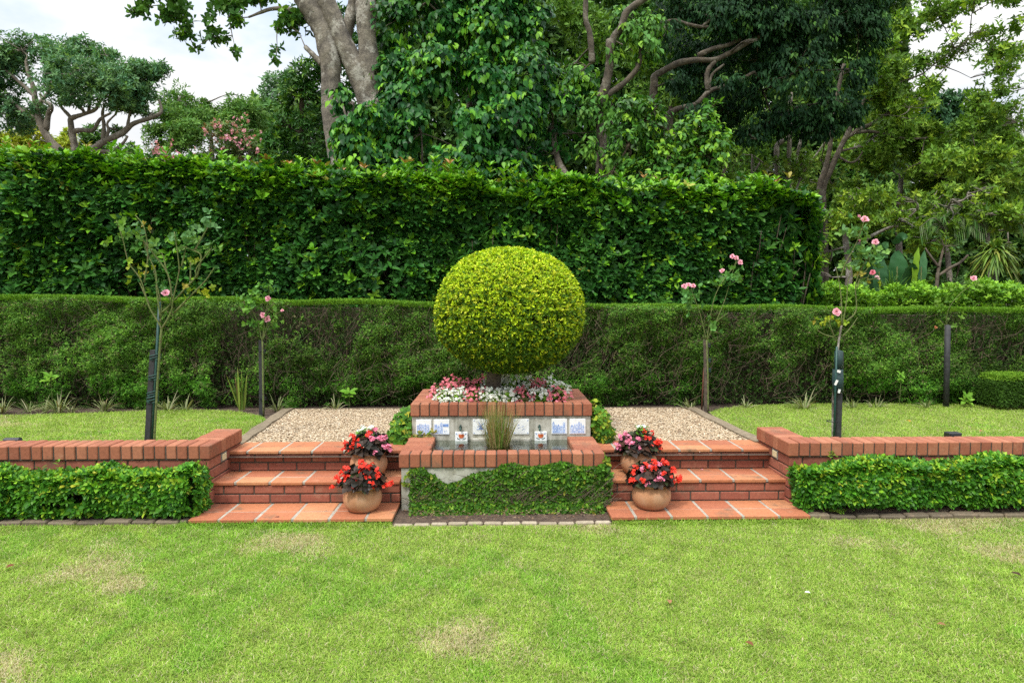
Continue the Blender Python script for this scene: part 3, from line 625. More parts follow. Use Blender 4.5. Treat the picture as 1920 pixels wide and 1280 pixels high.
# ---- reeds standing in the basin
c = P(934, 836, 5.56); r = empty('reed_clump', (c[0], 5.56, .30), 'clump of thin tan and green reeds standing in the fountain basin', 'reeds')
n_ = 420; rr = .085*np.sqrt(rng.random(n_)); a = U(0, 6.28, n_); b = np.stack([c[0]+rr*np.cos(a), 5.56+rr*np.sin(a), np.full(n_, .385)], 1)
lean = np.stack([np.cos(a)*rr*3.0+rng.normal(0, .13, n_), np.sin(a)*rr*2.5+rng.normal(0, .10, n_), np.ones(n_)], 1); f = Fol()
L_ = U(.26, .50, n_); out_ = rng.random(n_) < .12; lean[out_, 0] += rng.normal(0, .6, out_.sum())
f.strap(b, lean, L_, .0042, pal(n_, [(.34, .27, .13), (.25, .21, .08), (.12, .19, .035), (.18, .24, .06), (.40, .27, .14), (.26, .13, .07)], [3, 3, 3, 2, 1.5, 1], .2), U(.0, .12, n_), 4)
f.build('stems', M['matte'], r)
mb = MB(); mb.lathe((c[0], 5.56, .285), [(.10, 0), (.115, .118), (.122, .128), (.112, .126), (.105, .10), (0, .098)], 28); mb.build('basin_pot', M['brown_pot'], r, True)
# ---- garden spotlights behind the wall copings
def spot(pts, R, label, box=False):
    r = empty('garden_spotlight', (pts[0][0], pts[0][1], ZU), label, 'spotlight', 'black garden spotlights on the upper lawn')
    m_ = MB(); p0, p1 = np.array(pts[0]), np.array(pts[1])
    if box: m_.box(p0[0], p1[0], p0[1]-.03, p0[1]+.05, p0[2]-R, p0[2]+R, bev=.006)
    else: m_.tube([p0, p0+(p1-p0)*.1, p0+(p1-p0)*.5, p1-(p1-p0)*.06, p1], [R*.8, R, R, R*1.1, R*1.1], 20)
    m_.build('housing', M['black_plastic'], r)
    m_ = MB()
    if box:
        for i in range(5): m_.box(p0[0]+.014+i*.017, p0[0]+.022+i*.017, p0[1]-.036, p0[1]-.028, p0[2]-R*.7, p0[2]+R*.7)
    else: m_.tube([p1+[.0, 0, 0], p1+[.004, 0, 0]], [R*.85, R*.85], 20)
    m_.build('lens', M['lens'], r)
    m_ = MB(); m_.tube([(p0[0]+.05, p0[1]+.01, ZU-.05), (p0[0]+.05, p0[1]+.01, p0[2])], .012, 8); m_.build('spike', M['black_plastic'], r)
a = P(8, 826, 5.6); b = P(38, 826, 5.6); spot((a, b), .026, 'black cylindrical garden spotlight behind the left wall at the edge of the lawn')
a = P(1776, 816, 5.65); b = P(1800, 816, 5.65); spot((a, b), .026, 'black box shaped garden spotlight behind the right wall coping', True)
#==PART3==
# ================================================================== PLANTS NEAR THE WALL
def ell(c, r, n, lo=.72, hi=1.0):
    d = sphere(n); return np.asarray(c)+d*np.asarray(r)*U(lo, hi, (n, 1)), d
# ---- topiary
TYc = 6.22; tc = P(957, 590, TYc); tr = empty('topiary_tree', (P(928, 700, TYc)[0], TYc, .69), 'golden green clipped ball topiary on a short trunk in the raised planter', 'topiary')
Rx = 138*mpx(TYc); top = P(957, 464, TYc)[2]; bot = P(957, 697, TYc)[2]; zc = P(957, 588, TYc)[2]
def topi(n, lo, hi):
    d = sphere(n); k = np.where(d[:, 2] > 0, top-zc, zc-bot)
    e = np.where(d[:, 2] > 0, 1.0, .82)                       # the underside is flatter than the dome
    dz = np.sign(d[:, 2])*np.abs(d[:, 2])**e; h = np.sqrt(np.clip(1-np.abs(dz)**np.where(dz > 0, 2.12, 2.25), 0, 1)); hn = nrm(d[:, :2]+1e-6)
    rad = U(lo, hi, n)*(1+.018*lump(d*3, 1.5, 5)); V = np.stack([hn[:, 0]*h*Rx, hn[:, 1]*h*Rx, dz*k], 1)*rad[:, None]
    return V+[tc[0], TYc, zc], nrm(np.stack([hn[:, 0]*h/Rx, hn[:, 1]*h/Rx, dz/k], 1))
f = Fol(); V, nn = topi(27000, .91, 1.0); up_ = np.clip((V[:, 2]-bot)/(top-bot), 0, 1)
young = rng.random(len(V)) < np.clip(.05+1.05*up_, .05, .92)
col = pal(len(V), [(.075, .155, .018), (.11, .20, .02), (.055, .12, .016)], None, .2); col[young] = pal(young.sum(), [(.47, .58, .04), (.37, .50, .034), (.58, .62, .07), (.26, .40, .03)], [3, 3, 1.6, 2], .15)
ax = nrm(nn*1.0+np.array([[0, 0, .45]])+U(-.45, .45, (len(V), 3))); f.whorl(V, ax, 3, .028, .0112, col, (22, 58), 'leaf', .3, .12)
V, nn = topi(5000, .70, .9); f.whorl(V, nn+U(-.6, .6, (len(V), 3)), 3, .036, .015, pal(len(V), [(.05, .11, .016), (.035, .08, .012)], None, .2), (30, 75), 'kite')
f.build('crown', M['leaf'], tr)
mb = MB(); b = P(928, 728, TYc); mb.tube(curve([(b[0], TYc, .62), (b[0]-.01, TYc, .82), (b[0]+.01, TYc, 1.05), (tc[0], TYc, 1.4)], 4), [.075, .072, .068, .066, .066, .066, .065, .064, .062, .06, .058, .05, .04], 12, wob=.06)
for i in range(14):
    a = U(0, 6.28); e, _ = ell((tc[0], TYc, zc-.1), (Rx*.8, Rx*.8, .35), 1, .9, 1); mb.tube(curve([(b[0], TYc, U(.95, 1.2)), (b[0]+(e[0][0]-b[0])*.5+U(-.05, .05), TYc+(e[0][1]-TYc)*.5, U(1.2, 1.35)), e[0]], 4), np.linspace(.022, .006, 9), 6)
mb.build('trunk', M['bark_dark'], tr, True)
# ---- front clipped hedges with glossy leaves
def front_hedge(name, x0, x1, y0, y1, z0, zt, label, gaps=(), seed=0):
    r = empty(name, ((x0+x1)/2, (y0+y1)/2, .03), label, 'hedge', 'glossy low hedges in front of the brick walls'); f = Fol(); Lx = x1-x0
    def pts(n, face):
        x = U(x0, x1, n)
        if face == 'f': y = y0+np.abs(rng.normal(0, .035, n)); z = U(z0, zt, n)
        elif face == 't': y = U(y0, y1, n); z = zt-np.abs(rng.normal(0, .03, n))
        else: y = U(y0, y1, n); z = U(z0, zt, n); x = np.where(rng.random(n) < .5, x0, x1)
        p = np.stack([x, y, z], 1); q = np.stack([x, y*.4, z], 1)
        bulge = .045*lump(q, 5.5, seed)+.03*lump(q, 13, seed+1)
        lo = np.clip((zt-z)/(zt-z0), 0, 1)
        nrmv = np.tile({'f': (0, -1, .45), 't': (0, -.25, 1), 'e': (0, -.2, .4)}[face], (n, 1)).astype(float)
        if face == 'e': nrmv[:, 0] = np.where(x == x0, -1, 1)
        p += nrmv*bulge[:, None]; p[:, 1] += np.where((face == 'f') & (lo < .22), (.22-lo)*.28, 0)       # rounded shoulder
        p[:, 1] += (lo > .85)*(lo-.85)*.3*(face == 'f')
        keep = np.ones(n, bool)
        for gx, gz, gw, gh in gaps: keep &= ~((((x-gx)/gw)**2+((z-gz)/gh)**2 < 1) & (rng.random(n) < .98) & (face == 'f'))
        return p[keep], nrmv[keep], bulge[keep]
    for face, n in (('f', int(Lx*1500)), ('t', int(Lx*1100)), ('e', 260)):
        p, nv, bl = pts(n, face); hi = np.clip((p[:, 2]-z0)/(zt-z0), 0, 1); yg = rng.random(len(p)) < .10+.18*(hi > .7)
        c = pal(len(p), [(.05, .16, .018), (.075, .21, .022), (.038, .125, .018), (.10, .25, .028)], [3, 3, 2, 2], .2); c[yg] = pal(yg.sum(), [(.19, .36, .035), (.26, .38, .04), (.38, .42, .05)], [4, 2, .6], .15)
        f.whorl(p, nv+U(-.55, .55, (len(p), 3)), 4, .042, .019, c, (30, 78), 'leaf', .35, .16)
    n = int(Lx*700); p = np.stack([U(x0, x1, n), U(y0+.05, y1, n), U(z0+.02, zt-.05, n)], 1)
    kp = np.ones(n, bool)
    for gx, gz, gw, gh in gaps: kp &= ~((((p[:, 0]-gx)/gw)**2+((p[:, 2]-gz)/gh)**2 < 1) & (p[:, 1] < y0+.17))
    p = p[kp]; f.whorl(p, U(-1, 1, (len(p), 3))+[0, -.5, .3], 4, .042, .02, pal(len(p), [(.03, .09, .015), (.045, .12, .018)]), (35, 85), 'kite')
    # stray shoots above the clipped top
    for i in range(int(Lx*2.2)):
        b = np.array([U(x0, x1), U(y0+.03, y1), zt]); h = U(.03, .09); p = b+np.outer(np.linspace(0, 1, 4), [U(-.02, .02), 0, h]); f.whorl(p, np.tile([U(-.2, .2), 0, 1.], (4, 1)), 2, .042, .02, pal(4, [(.10, .22, .03), (.07, .18, .025)]), (45, 75))
    f.build('foliage', M['gloss'], r); mb = MB()
    for i in range(int(Lx*16)):
        x = U(x0+.05, x1-.05); b = (x, (y0+y1)/2+U(-.05, .08), .0); e = (x+U(-.14, .14), U(y0+.03, y1), U(.12, zt-.04)); mb.tube(curve([b, ((b[0]+e[0])/2+U(-.03, .03), (b[1]+e[1])/2, (b[2]+e[2])/2), e], 3), np.linspace(.007, .003, 7), 4)
    mb.tube([(x0+.03, (y0+y1)/2, -.01), (x0+Lx/2, (y0+y1)/2, -.01), (x1-.03, (y0+y1)/2, -.01)], .06, 6)
    mb.build('stems', M['twig'], r)
front_hedge('clipped_hedge', -8.5, -2.27, 4.905, 5.125, .045, .350, 'glossy leaved low hedge with a dark gap, in front of the left brick wall', [(P(140, 930, 4.9)[0], .18, .09, .055), (P(100, 948, 4.9)[0], .12, .13, .035), (P(172, 965, 4.9)[0], .09, .09, .03)], 3)
front_hedge('clipped_hedge', 2.22, 8.5, 4.925, 5.135, .075, .362, 'dense glossy leaved low hedge without gaps, in front of the right brick wall', [(P(1800, 952, 4.9)[0], .09, .10, .025)], 9)
# bits of leaf litter and twigs on the front beds (uncountable)
f = Fol(); n = 2600; x = np.concatenate([U(-6, -2.26, 1100), U(2.26, 6, 900), U(-.76, .76, 600)]); y = np.where(np.abs(x) < 1, U(4.84, 5.1, n), U(4.955, 5.1, n))
a = U(0, 6.28, n); f.add(np.stack([x, y, np.full(n, .038)+U(0, .012, n)], 1), np.stack([np.cos(a), np.sin(a), U(-.1, .35, n)], 1), np.array([[0, 0, 1.]])+U(-.4, .4, (n, 3)), U(.012, .035, n), U(.004, .014, n), pal(n, [(.20, .13, .08), (.12, .07, .045), (.28, .21, .14), (.09, .06, .04)]), 'kite')
tag(f.build('leaf_litter', M['matte'], None), kind='stuff')
# ---- creeping fig on the fountain's face
cr_ = empty('creeping_fig', (0.05, 5.1, .04), 'mat of small leaved creeping fig covering the front of the basin wall', 'climbing plant'); f = Fol()
outl = [(772, 966), (768, 930), (772, 902), (768, 884), (790, 880), (800, 890), (815, 896), (826, 908), (838, 912), (855, 908), (872, 900), (885, 893), (905, 888), (925, 886), (944, 874), (962, 871), (985, 877), (1005, 876), (1030, 873), (1060, 868), (1085, 877), (1120, 877), (1142, 866), (1149, 890), (1150, 905), (1146, 940), (1136, 965), (1080, 962), (1000, 968), (900, 972), (830, 970)]
n = 60000; px = U(760, 1155, n); py = U(860, 975, n); k = inside(px, py, outl); px = px[k]; py = py[k]
pp = np.array([P(a_, b_, 5.10) for a_, b_ in zip(px, py)]); th = .035+.03*lump(pp*[1, 0, 1], 9, 2); pp[:, 1] = 5.148-np.clip(th, .004, .09)*U(.1, 1, len(pp))-.02*(rng.random(len(pp)) < .1); pp[:, 2] = np.maximum(pp[:, 2], .018+.02*rng.random(len(pp))); pp[:, 1] -= np.clip(.13-pp[:, 2], 0, .2)*1.0*rng.random(len(pp))
side = pp[:, 0] > .765; pp[side, 1] += U(0, .35, side.sum())
sp_ = rng.random(len(pp)) < np.where(pp[:, 2] < .05, .45, np.where(lump(pp, 6, 8) > .35, .55, 1.0)) * .62
pp = pp[sp_]; c = pal(len(pp), [(.055, .14, .018), (.08, .19, .022), (.04, .10, .016), (.14, .24, .03), (.26, .27, .04)], [4, 4, 3, 2, .35], .2)
f.whorl(pp, np.array([[0, -1., .35]])+U(-.6, .6, (len(pp), 3)), 2, .021, .017, c, (40, 85), 'heart', .3, .15); 
for b, e in (((752, 905), (771, 912)), ((758, 898), (770, 885)), ((757, 960), (770, 962)), ((1133, 860), (1142, 866))):
    q = np.array([P(b[0]+(e[0]-b[0])*u, b[1]+(e[1]-b[1])*u, 5.13) for u in np.linspace(0, 1, 14)]); f.whorl(q+U(-.012, .012, q.shape), np.tile([0, -1, .3], (14, 1))+U(-.5, .5, (14, 3)), 2, .02, .016, pal(14, [(.12, .22, .03), (.2, .24, .04)]), (40, 80), 'heart')
f.build('leaves', M['leaf'], cr_); mb = MB()
for i in range(420):
    q_ = pp[rng.integers(len(pp))]; x = q_[0]; z = max(.03, q_[2]*(.95 if rng.random() < .4 else .35)); a = U(-1, 1); l = U(.05, .16); p0 = np.array([x, 5.12-U(0, .05), z]); mb.tube([p0, p0+[l*.5*math.sin(a*2), U(-.015, .01), l*.4], p0+[l*math.sin(a*2.4), U(-.02, .01), l*.7*abs(math.cos(a))]], [.0022, .0018, .0012], 3)
mb.build('stems', M['twig'], cr_)
# ---- ivy bushes at the flanks of the planter
for (cx, cy, ww, hh, Y), lb, bright in (((768, 812, 36, 48, 5.98), 'bushy green creeper climbing the left flank of the fountain above the steps', .12), ((1118, 800, 24, 50, 5.96), 'yellow tinged creeper climbing the right flank of the fountain', .45)):
    c = P(cx, cy, Y); rr = np.array([ww*mpx(Y), .22, hh*mpx(Y)]); r = empty('creeper', (c[0], Y, .37), lb, 'climbing plant', 'creepers on the flanks of the fountain'); f = Fol()
    s = -1 if cx < 900 else 1
    V, d = ell(c, rr, 1500, .55, 1.0); V[:, 0] += .04*s*(V[:, 2] < c[2]); k = (s*V[:, 0] > .775) & (lump(V, 14, 4) > -.55); V = V[k]; d = d[k]; cl = pal(len(V), [(.06, .16, .02), (.09, .21, .025), (.04, .11, .016)], None, .2)
    yl = rng.random(len(V)) < bright; cl[yl] = pal(yl.sum(), [(.24, .30, .03), (.33, .34, .05), (.16, .26, .03)])
    f.whorl(V, d+[0, -.4, .3]+U(-.5, .5, V.shape), 3, .034, .028, cl, (45, 85), 'heart', .3)
    if s < 0:                                                  # runner over the tiles and the left wing
        q = np.array([P(x_, y_, 5.765) for x_, y_ in ((770, 822), (780, 820), (790, 824), (798, 820), (806, 815), (812, 806), (788, 812), (800, 826), (775, 816), (768, 815))]); q = np.repeat(q, 4, 0)+U(-.02, .02, (40, 3)); f.whorl(q, np.tile([0, -1, .6], (40, 1))+U(-.5, .5, (40, 3)), 2, .026, .02, pal(40, [(.12, .2, .03), (.25, .22, .06), (.08, .17, .02)]), (40, 80), 'heart')
    f.build('leaves', M['leaf'], r); mb = MB()
    for i in range(14): 
        e, _ = ell(c, rr, 1, .4, .8); mb.tube(curve([(c[0]-s*.02, Y, .36), (c[0]+U(-.03, .03), Y+U(-.05, .05), c[2]-.1), e[0]], 3), np.linspace(.006, .002, 7), 4)
    mb.build('stems', M['twig'], r)
# ---- long clipped hedge behind the gravel
def ztop(x): return np.interp(x, [-9, -5.9, -2.5, 0, 2.5, 3.1, 3.5, 6, 9], [1.69, 1.655, 1.61, 1.575, 1.545, 1.535, 1.53, 1.505, 1.48])
hd = empty('long_clipped_hedge', (0, 8.3, ZU), 'long fine leaved hedge clipped flat, running behind the gravel and lawns', 'hedge')
f = Fol(); HX0, HX1, HY = -9.5, 10.5, 7.95
def hface(n):
    x = U(HX0, HX1, n)*1.0; z = ZU+(ztop(x)-ZU)*rng.random(n)**.92; p = np.stack([x, np.zeros(n), z], 1)
    b = .07*lump(p, 2.6, 1)+.07*lump(p, 7, 2)+.05*lump(p, 19, 6); lo = (z < ZU+.18)*.08
    p[:, 1] = HY-b+lo+np.abs(rng.normal(0, .035, n)); d = lump(p*[1, 0, 1.2], 4.5, 12)+.7*lump(p*[1, 0, 1], 14, 13)+.5*b/.07
    lowgap = (z < ZU+.14)*.5; keep = rng.random(n) < np.clip(.60+.60*d-lowgap, .03, 1); return p[keep], d[keep]
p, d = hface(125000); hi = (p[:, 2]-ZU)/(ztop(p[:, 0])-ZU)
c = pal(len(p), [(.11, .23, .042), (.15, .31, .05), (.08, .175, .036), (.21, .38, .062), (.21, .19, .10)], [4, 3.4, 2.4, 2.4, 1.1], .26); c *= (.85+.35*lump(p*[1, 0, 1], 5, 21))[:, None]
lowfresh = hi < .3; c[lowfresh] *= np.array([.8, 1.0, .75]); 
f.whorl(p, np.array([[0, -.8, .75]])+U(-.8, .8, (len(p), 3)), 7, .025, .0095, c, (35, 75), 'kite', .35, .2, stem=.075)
# clipped top with upright new shoots
n = 90000; x = U(HX0, HX1, n); y = HY+.0+.8*rng.random(n)**1.6; p = np.stack([x, y, ztop(x)-U(0, .05, n)+.012*lump(np.stack([x, y*0, y*0], 1), 3, 3)], 1)
p[:, 1] -= .06*lump(p*[1, 0, 0], 3.2, 1)+.02
f.whorl(p, np.array([[0, -.2, 1.]])+U(-.5, .5, (n, 3)), 2, .030, .0085, pal(n, [(.13, .27, .03), (.18, .33, .04), (.10, .21, .028)], None, .18), (8, 50), 'kite', .3)
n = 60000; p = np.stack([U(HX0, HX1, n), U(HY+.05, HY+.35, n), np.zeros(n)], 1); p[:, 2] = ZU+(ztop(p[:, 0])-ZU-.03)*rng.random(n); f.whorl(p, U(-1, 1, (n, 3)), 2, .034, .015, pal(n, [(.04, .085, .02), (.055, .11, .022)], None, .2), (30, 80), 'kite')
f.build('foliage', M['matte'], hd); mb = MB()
for i in range(2600):
    x = U(-6.6, 7.4); zz = ztop(x); z = ZU+U(.03, .96)*(zz-ZU); l = U(.08, .34); a = rng.normal(0, .8); pz = z+l*math.cos(a); 
    if pz > zz-.02: pz = zz-.03
    q = np.array([[x, HY+U(-.0, .1), z], [x+l*.5*math.sin(a)+U(-.03, .03), HY+U(-.06, .08), (z+pz)/2], [x+l*math.sin(a), HY-.01+U(-.07, .09), pz]]); mb.tube(curve(q, 2), np.linspace(.0030, .0012, 5), 3)
for x in np.arange(HX0, HX1, .13): mb.tube(curve([(x, HY+.3, ZU-.05), (x+U(-.06, .06), HY+.25, ZU+.3), (x+U(-.12, .12), HY+.2+U(-.1, .1), ZU+.7), (x+U(-.2, .2), HY+.25+U(-.1, .1), ZU+1.05)], 3), np.linspace(.017, .006, 10), 5)
mb.build('twigs', M['twig'], hd)
mb = MB(); xs = np.linspace(HX0, HX1, 60)
for i in range(59): mb.box(xs[i], xs[i+1]-.001, HY+.38, HY+.78, ZU-.02, float(ztop(xs[i]))-.09, .5)
mb.build('dark_core', M['bark_dark'], hd)  # solid boxes added as a dark filling so the hedge is not see-through
# ---- small box hedge at the right
r = empty('low_box_hedge', (6.4, 7.6, ZU), 'short rounded box hedge at the right edge, in front of the long clipped hedge', 'hedge'); f = Fol()
bx0 = P(1832, 740, 7.55)[0]+.2; bz = P(1880, 703, 7.55)[2]
n = 26000; x = U(bx0, 8.2, n); face = rng.random(n); y = np.where(face < .55, 7.50+np.abs(rng.normal(0, .04, n)), U(7.5, 7.85, n)); z = np.where(face < .55, ZU+.03+(bz-ZU-.03)*rng.random(n), bz-np.abs(rng.normal(0, .02, n))); e = face > .9; x[e] = bx0+np.abs(rng.normal(0, .03, e.sum())); z[e] = ZU+.05+(bz-ZU-.05)*rng.random(e.sum())
p = np.stack([x, y, z], 1); p += .022*lump(p, 9, 3)[:, None]*[.6, -1, .6]; p[:, 0] += np.where(z > bz-.1, (z-bz+.1)*.6, 0)*(x < bx0+.3); k = rng.random(n) < np.clip(.85+.4*lump(p, 8, 6)-(z < ZU+.1)*.4, 0, 1)
topm = z > bz-.06; c = pal(n, [(.05, .11, .018), (.07, .15, .022), (.04, .085, .016)], None, .2); c[topm] = pal(topm.sum(), [(.12, .24, .028), (.17, .30, .035)], None, .15)
f.whorl(p[k], (np.array([[0, -.8, .6]])+U(-.7, .7, (n, 3)))[k], 3, .022, .010, c[k], (25, 75), 'kite'); f.build('foliage', M['matte'], r); mb = MB()
for i in range(160): 
    x = U(bx0+.05, 8.1); mb.tube(curve([(x, 7.68, ZU-.02), (x+U(-.08, .08), 7.6, ZU+.15), (x+U(-.14, .14), 7.53, U(ZU+.2, bz-.03))], 3), np.linspace(.006, .002, 7), 4)
mb.build('twigs', M['twig'], r)
# ---- variegated lily turf tufts along the hedge foot
def tuft_mesh(name, n, L, seed):
    f = Fol(); a = U(0, 6.28, n); t = np.radians(U(12, 62, n)); d = np.stack([np.cos(a)*np.sin(t), np.sin(a)*np.sin(t), np.cos(t)], 1); b = np.stack([np.cos(a)*.03, np.sin(a)*.03, np.zeros(n)], 1)*U(.2, 1, (n, 1))
    f.strap(b, d, L*U(.6, 1.15, n), .011, pal(n, [(.20, .24, .10), (.30, .31, .17), (.12, .17, .06), (.38, .36, .22), (.22, .17, .09)], [3, 3, 3, 1.5, .8], .15), U(.25, .75, n), 6)
    return f.build(name, M['matte'])
protos = [tuft_mesh('lily_turf', n_, L_, i) for i, (n_, L_) in enumerate(((46, .36), (34, .30), (26, .26)))]
TUFTS = [(8, 772, 0, 1.0, 'at the far left edge of the view'), (50, 776, 1, .9, 'between the left edge and the first tall tuft'), (80, 770, 1, .9, 'left of the tall grassy tuft on the left'), (115, 771, 0, 1.2, 'taller than its neighbours, left of the tied stake'), (135, 776, 2, .9, 'low, at the right foot of the tall left tuft'), (190, 770, 0, 1.0, 'midway between the tall left tuft and the tied stake'), (312, 768, 0, 1.05, 'just right of the tied left stake'), (345, 764, 1, 1.1, 'second to the right of the tied left stake'), (517, 766, 1, 1.0, 'just right of the thin black left stake'), (628, 764, 2, 1.1, 'behind the gravel, left of the fountain'),
         (1293, 762, 1, 1.0, 'beside the brown stake, behind the right gravel'), (1400, 757, 2, 1.0, 'first to the right of the brown stake'), (1506, 756, 0, 1.1, 'largest one, left of the netted stake'), (1598, 755, 1, 1.0, 'just right of the netted stake'), (1645, 752, 2, 1.1, 'second to the right of the netted stake'), (1737, 752, 1, .8, 'just left of the tall black right stake')]
for i, (px, py, k_, s, lb) in enumerate(TUFTS):
    Y = 7.72 if abs(px-950) > 250 else 7.8
    o = protos[k_] if not protos[k_].get('label') else protos[k_].copy()
    if o.name not in COL.objects: COL.objects.link(o)
    c = P(px, py, Y); o.location = (c[0], Y+U(-.04, .06), ZU-.02); o.rotation_euler = (0, 0, U(0, 6.28)); o.scale = (s, s, s*U(.9, 1.1))
    tag(o, 'pale striped lily turf tuft '+lb, 'grass tuft', 'lily turf tufts along the hedge foot')
# ---- flax like plant and little seedlings in the bed
r = empty('flax_plant', (P(455, 770, 7.7)[0], 7.7, ZU), 'broad bladed flax like plant at the hedge foot, left of the thin black stake', 'plant'); f = Fol(); b = P(452, 768, 7.72); b[2] = ZU
n = 13; a = np.linspace(-.32, .16, n); d = np.stack([a, np.full(n, -.05), np.ones(n)], 1); f.strap(np.tile(b, (n, 1))+U(-.03, .03, (n, 3))*[1, 1, 0], d, U(.34, .5, n), .032, pal(n, [(.12, .2, .04), (.22, .28, .06), (.16, .12, .05)], [3, 2, 1]), U(0, .1, n))
for e0, e1 in (((448, 735), (466, 695)), ((415, 755), (436, 726)), ((420, 748), (382, 732))):
    q0, q1 = P(*e0, 7.68), P(*e1, 7.66); f.strap(q0[None], (q1-q0)[None], float(np.linalg.norm(q1-q0))*1.1, .026, np.array([[.13, .24, .07]]), .05)
f.build('blades', M['leaf'], r)
for px, py, lb, Y, s in ((95, 706, 'seedling with two bright green leaves among the left hedge foot', 7.75, .09), (655, 735, 'broad leaved seedling at the hedge foot behind the gravel left of the fountain', 7.85, .10), (1690, 702, 'bright leaved shoot poking from the hedge right of the netted stake', 7.8, .06), (1812, 744, 'small star shaped green plant in the bed near the right box hedge', 7.75, .09)):
    c = P(px, py, Y); r = empty('seedling', (c[0], Y, ZU), lb, 'plant', 'seedlings at the hedge foot'); f = Fol(); k = 5
    f.whorl(np.array([c, c-[0.01, 0, .05]]), np.array([[0, -.6, .8]]*2), k, s, s*.42, pal(2, [(.12, .26, .03), (.16, .3, .04)]), (50, 85)); f.build('leaves', M['leaf'], r); mb = MB(); mb.tube([(c[0], Y+.02, ZU-.02), c], .003, 5); mb.build('stem', M['cane'], r)
for px, py, z, lb in ((462, 941, .052, 'small green weed growing in the lowest tread left'), (1542, 842, .44, 'tiny creeping weed in a joint of the right wall coping'), (1070, 750, .72, 'tiny weed sprouting on the right of the planter coping'), (1570, 960, .04, 'bright grass tuft at the left end of the right hedge bed')):
    c = G(px, py, z); 
    if px == 1542: c[1] = 5.124
    r = empty('weed', c, lb, 'weed', 'weeds in the joints'); f = Fol(); n = 34 if px < 1000 or px == 1570 else 12; q = rng.normal(0, 1, (n, 3))*[.045 if n > 20 else .012, .012, 0.004 if px != 1542 else .02]; q[:, 2] = np.abs(q[:, 2])+.004 if px != 1542 else q[:, 2]
    f.whorl(q, np.array([[0, -.4, .9]])+U(-.6, .6, (n, 3)), 3, .02, .008, pal(n, [(.13, .25, .03), (.19, .28, .04)]), (30, 80), 'kite'); o = f.build('leaves', M['leaf']); o.parent = r
# ---- stakes
def stake(b, t, wd, m, label, name='wooden_stake', ties=(), round_=False):
    r = empty(name, b, label, 'stake', 'stakes supporting the standard roses'); b = np.array(b); t = np.array(t); mb = MB()
    if round_: mb.tube([b-[0, 0, .05], b*.5+t*.5, t], wd/2, 12, wob=.05)
    else:
        h = wd/2; ds = [(-h, -h), (h, -h), (h, h), (-h, h)]; V = [b+[x_, y_, -.05] for x_, y_ in ds]+[t+[x_, y_, 0] for x_, y_ in ds]; mb.add(V, [], [(0, 1, 5, 4), (1, 2, 6, 5), (2, 3, 7, 6), (3, 0, 4, 7), (4, 5, 6, 7)], .5)
    mb.build('post', m, r, round_)
    for u, wt, ht, mt in ties:
        c = b+(t-b)*u; mb = MB(); k = wt/2
        for j in range(3):
            th = np.linspace(0, 2*math.pi, 17); q = np.stack([c[0]+wd*.45+np.cos(th)*(k+.002*j), c[1]+np.sin(th)*(wd*.75+.003*j), c[2]+ht*(j-1)*.5+.012*np.sin(th+j)], 1); mb.tube(q, max(ht*.22, .005), 5, cap=False)
        mb.build('tie', mt, r, True)
    return r
SY = 5.82
stake(P(276, 836, SY)*[1, 1, 0]+[0, 0, ZU], P(288, 656, SY), .043, M['black_post'], 'black square stake bound with green ties, leaning, behind the left brick wall', ties=((.93, .085, .022, M['green_plastic']), (.72, .085, .022, M['green_plastic']), (.55, .085, .02, M['green_plastic']), (.49, .085, .03, M['green_plastic'])))
stake(P(284.5, 836, SY-.02)*[1, 1, 0]+[0, 0, ZU], P(299, 566, SY-.02), .021, M['green_plastic'], 'thin dark green garden cane tied to the leaning left stake', 'garden_cane', round_=True)
RY = 5.97
rs = stake(P(1571, 824, RY)*[1, 1, 0]+[0, 0, ZU], P(1576, 660, RY), .040, M['black_post'], 'dark stake wrapped in green netting with white tags, behind the right brick wall')
mb = MB(); c0 = P(1571, 735, RY); c1 = P(1571, 692, RY); mb.tube([c0, c0*.5+c1*.5, c1], [.044, .047, .043], 16, wob=.03); c2 = P(1573, 658, RY); mb.tube([c1+[.004, 0, 0], c2], [.040, .034], 14, wob=.03, m=0); mb.build('netting', M['green_mesh'], rs, True); net = bpy.data.objects[-1] if False else [o for o in rs.children if o.name.startswith('netting')][0]
for (x_, y_), (w_, h_), a in (((1568, 717), (.020, .048), .45), ((1573.5, 733), (.020, .034), .2), ((1573, 696), (.03, .022), .3)):
    c = P(x_, y_, RY-.056); R_ = np.array([[math.cos(a), 0, math.sin(a)], [0, 1, 0], [-math.sin(a), 0, math.cos(a)]]); mb = MB(); mb.box(-w_/2, w_/2, -.0015, .0015, -h_/2, h_/2); mb.V[0] = mb.V[0]@R_.T+c; mb.build('tag', M['white'], net)
mb = MB(); th = np.linspace(0, 6.28, 13); c = P(1562, 790, RY-.02); mb.tube(np.stack([c[0]+.045*np.cos(th), RY+.04*np.sin(th), np.full(13, c[2])], 1), .004, 5, cap=False); mb.build('tie', M['black_plastic'], rs)
stake(P(1563.5, 824, RY-.03)*[1, 1, 0]+[0, 0, ZU], P(1569, 650, RY-.03), .017, M['green_plastic'], 'thin green cane beside the netted stake on the right lawn', 'garden_cane', round_=True)
stake(P(491, 779, 7.5)*[1, 1, 0]+[0, 0, ZU], P(490, 638, 7.5), .046, M['black_post'], 'thin black stake at the corner of the left lawn and the gravel', ties=((.2, .055, .012, M['black_plastic']), (.85, .055, .012, M['black_plastic'])))
stake(P(1325, 768, 7.55)*[1, 1, 0]+[0, 0, ZU], P(1323.5, 638, 7.55), .044, M['grey_post'], 'weathered brown stake with dark bands at the end of the right timber edging', ties=((.93, .05, .02, M['black_plastic']), (.72, .055, .016, M['green_mesh']), (.58, .055, .016, M['green_mesh'])))
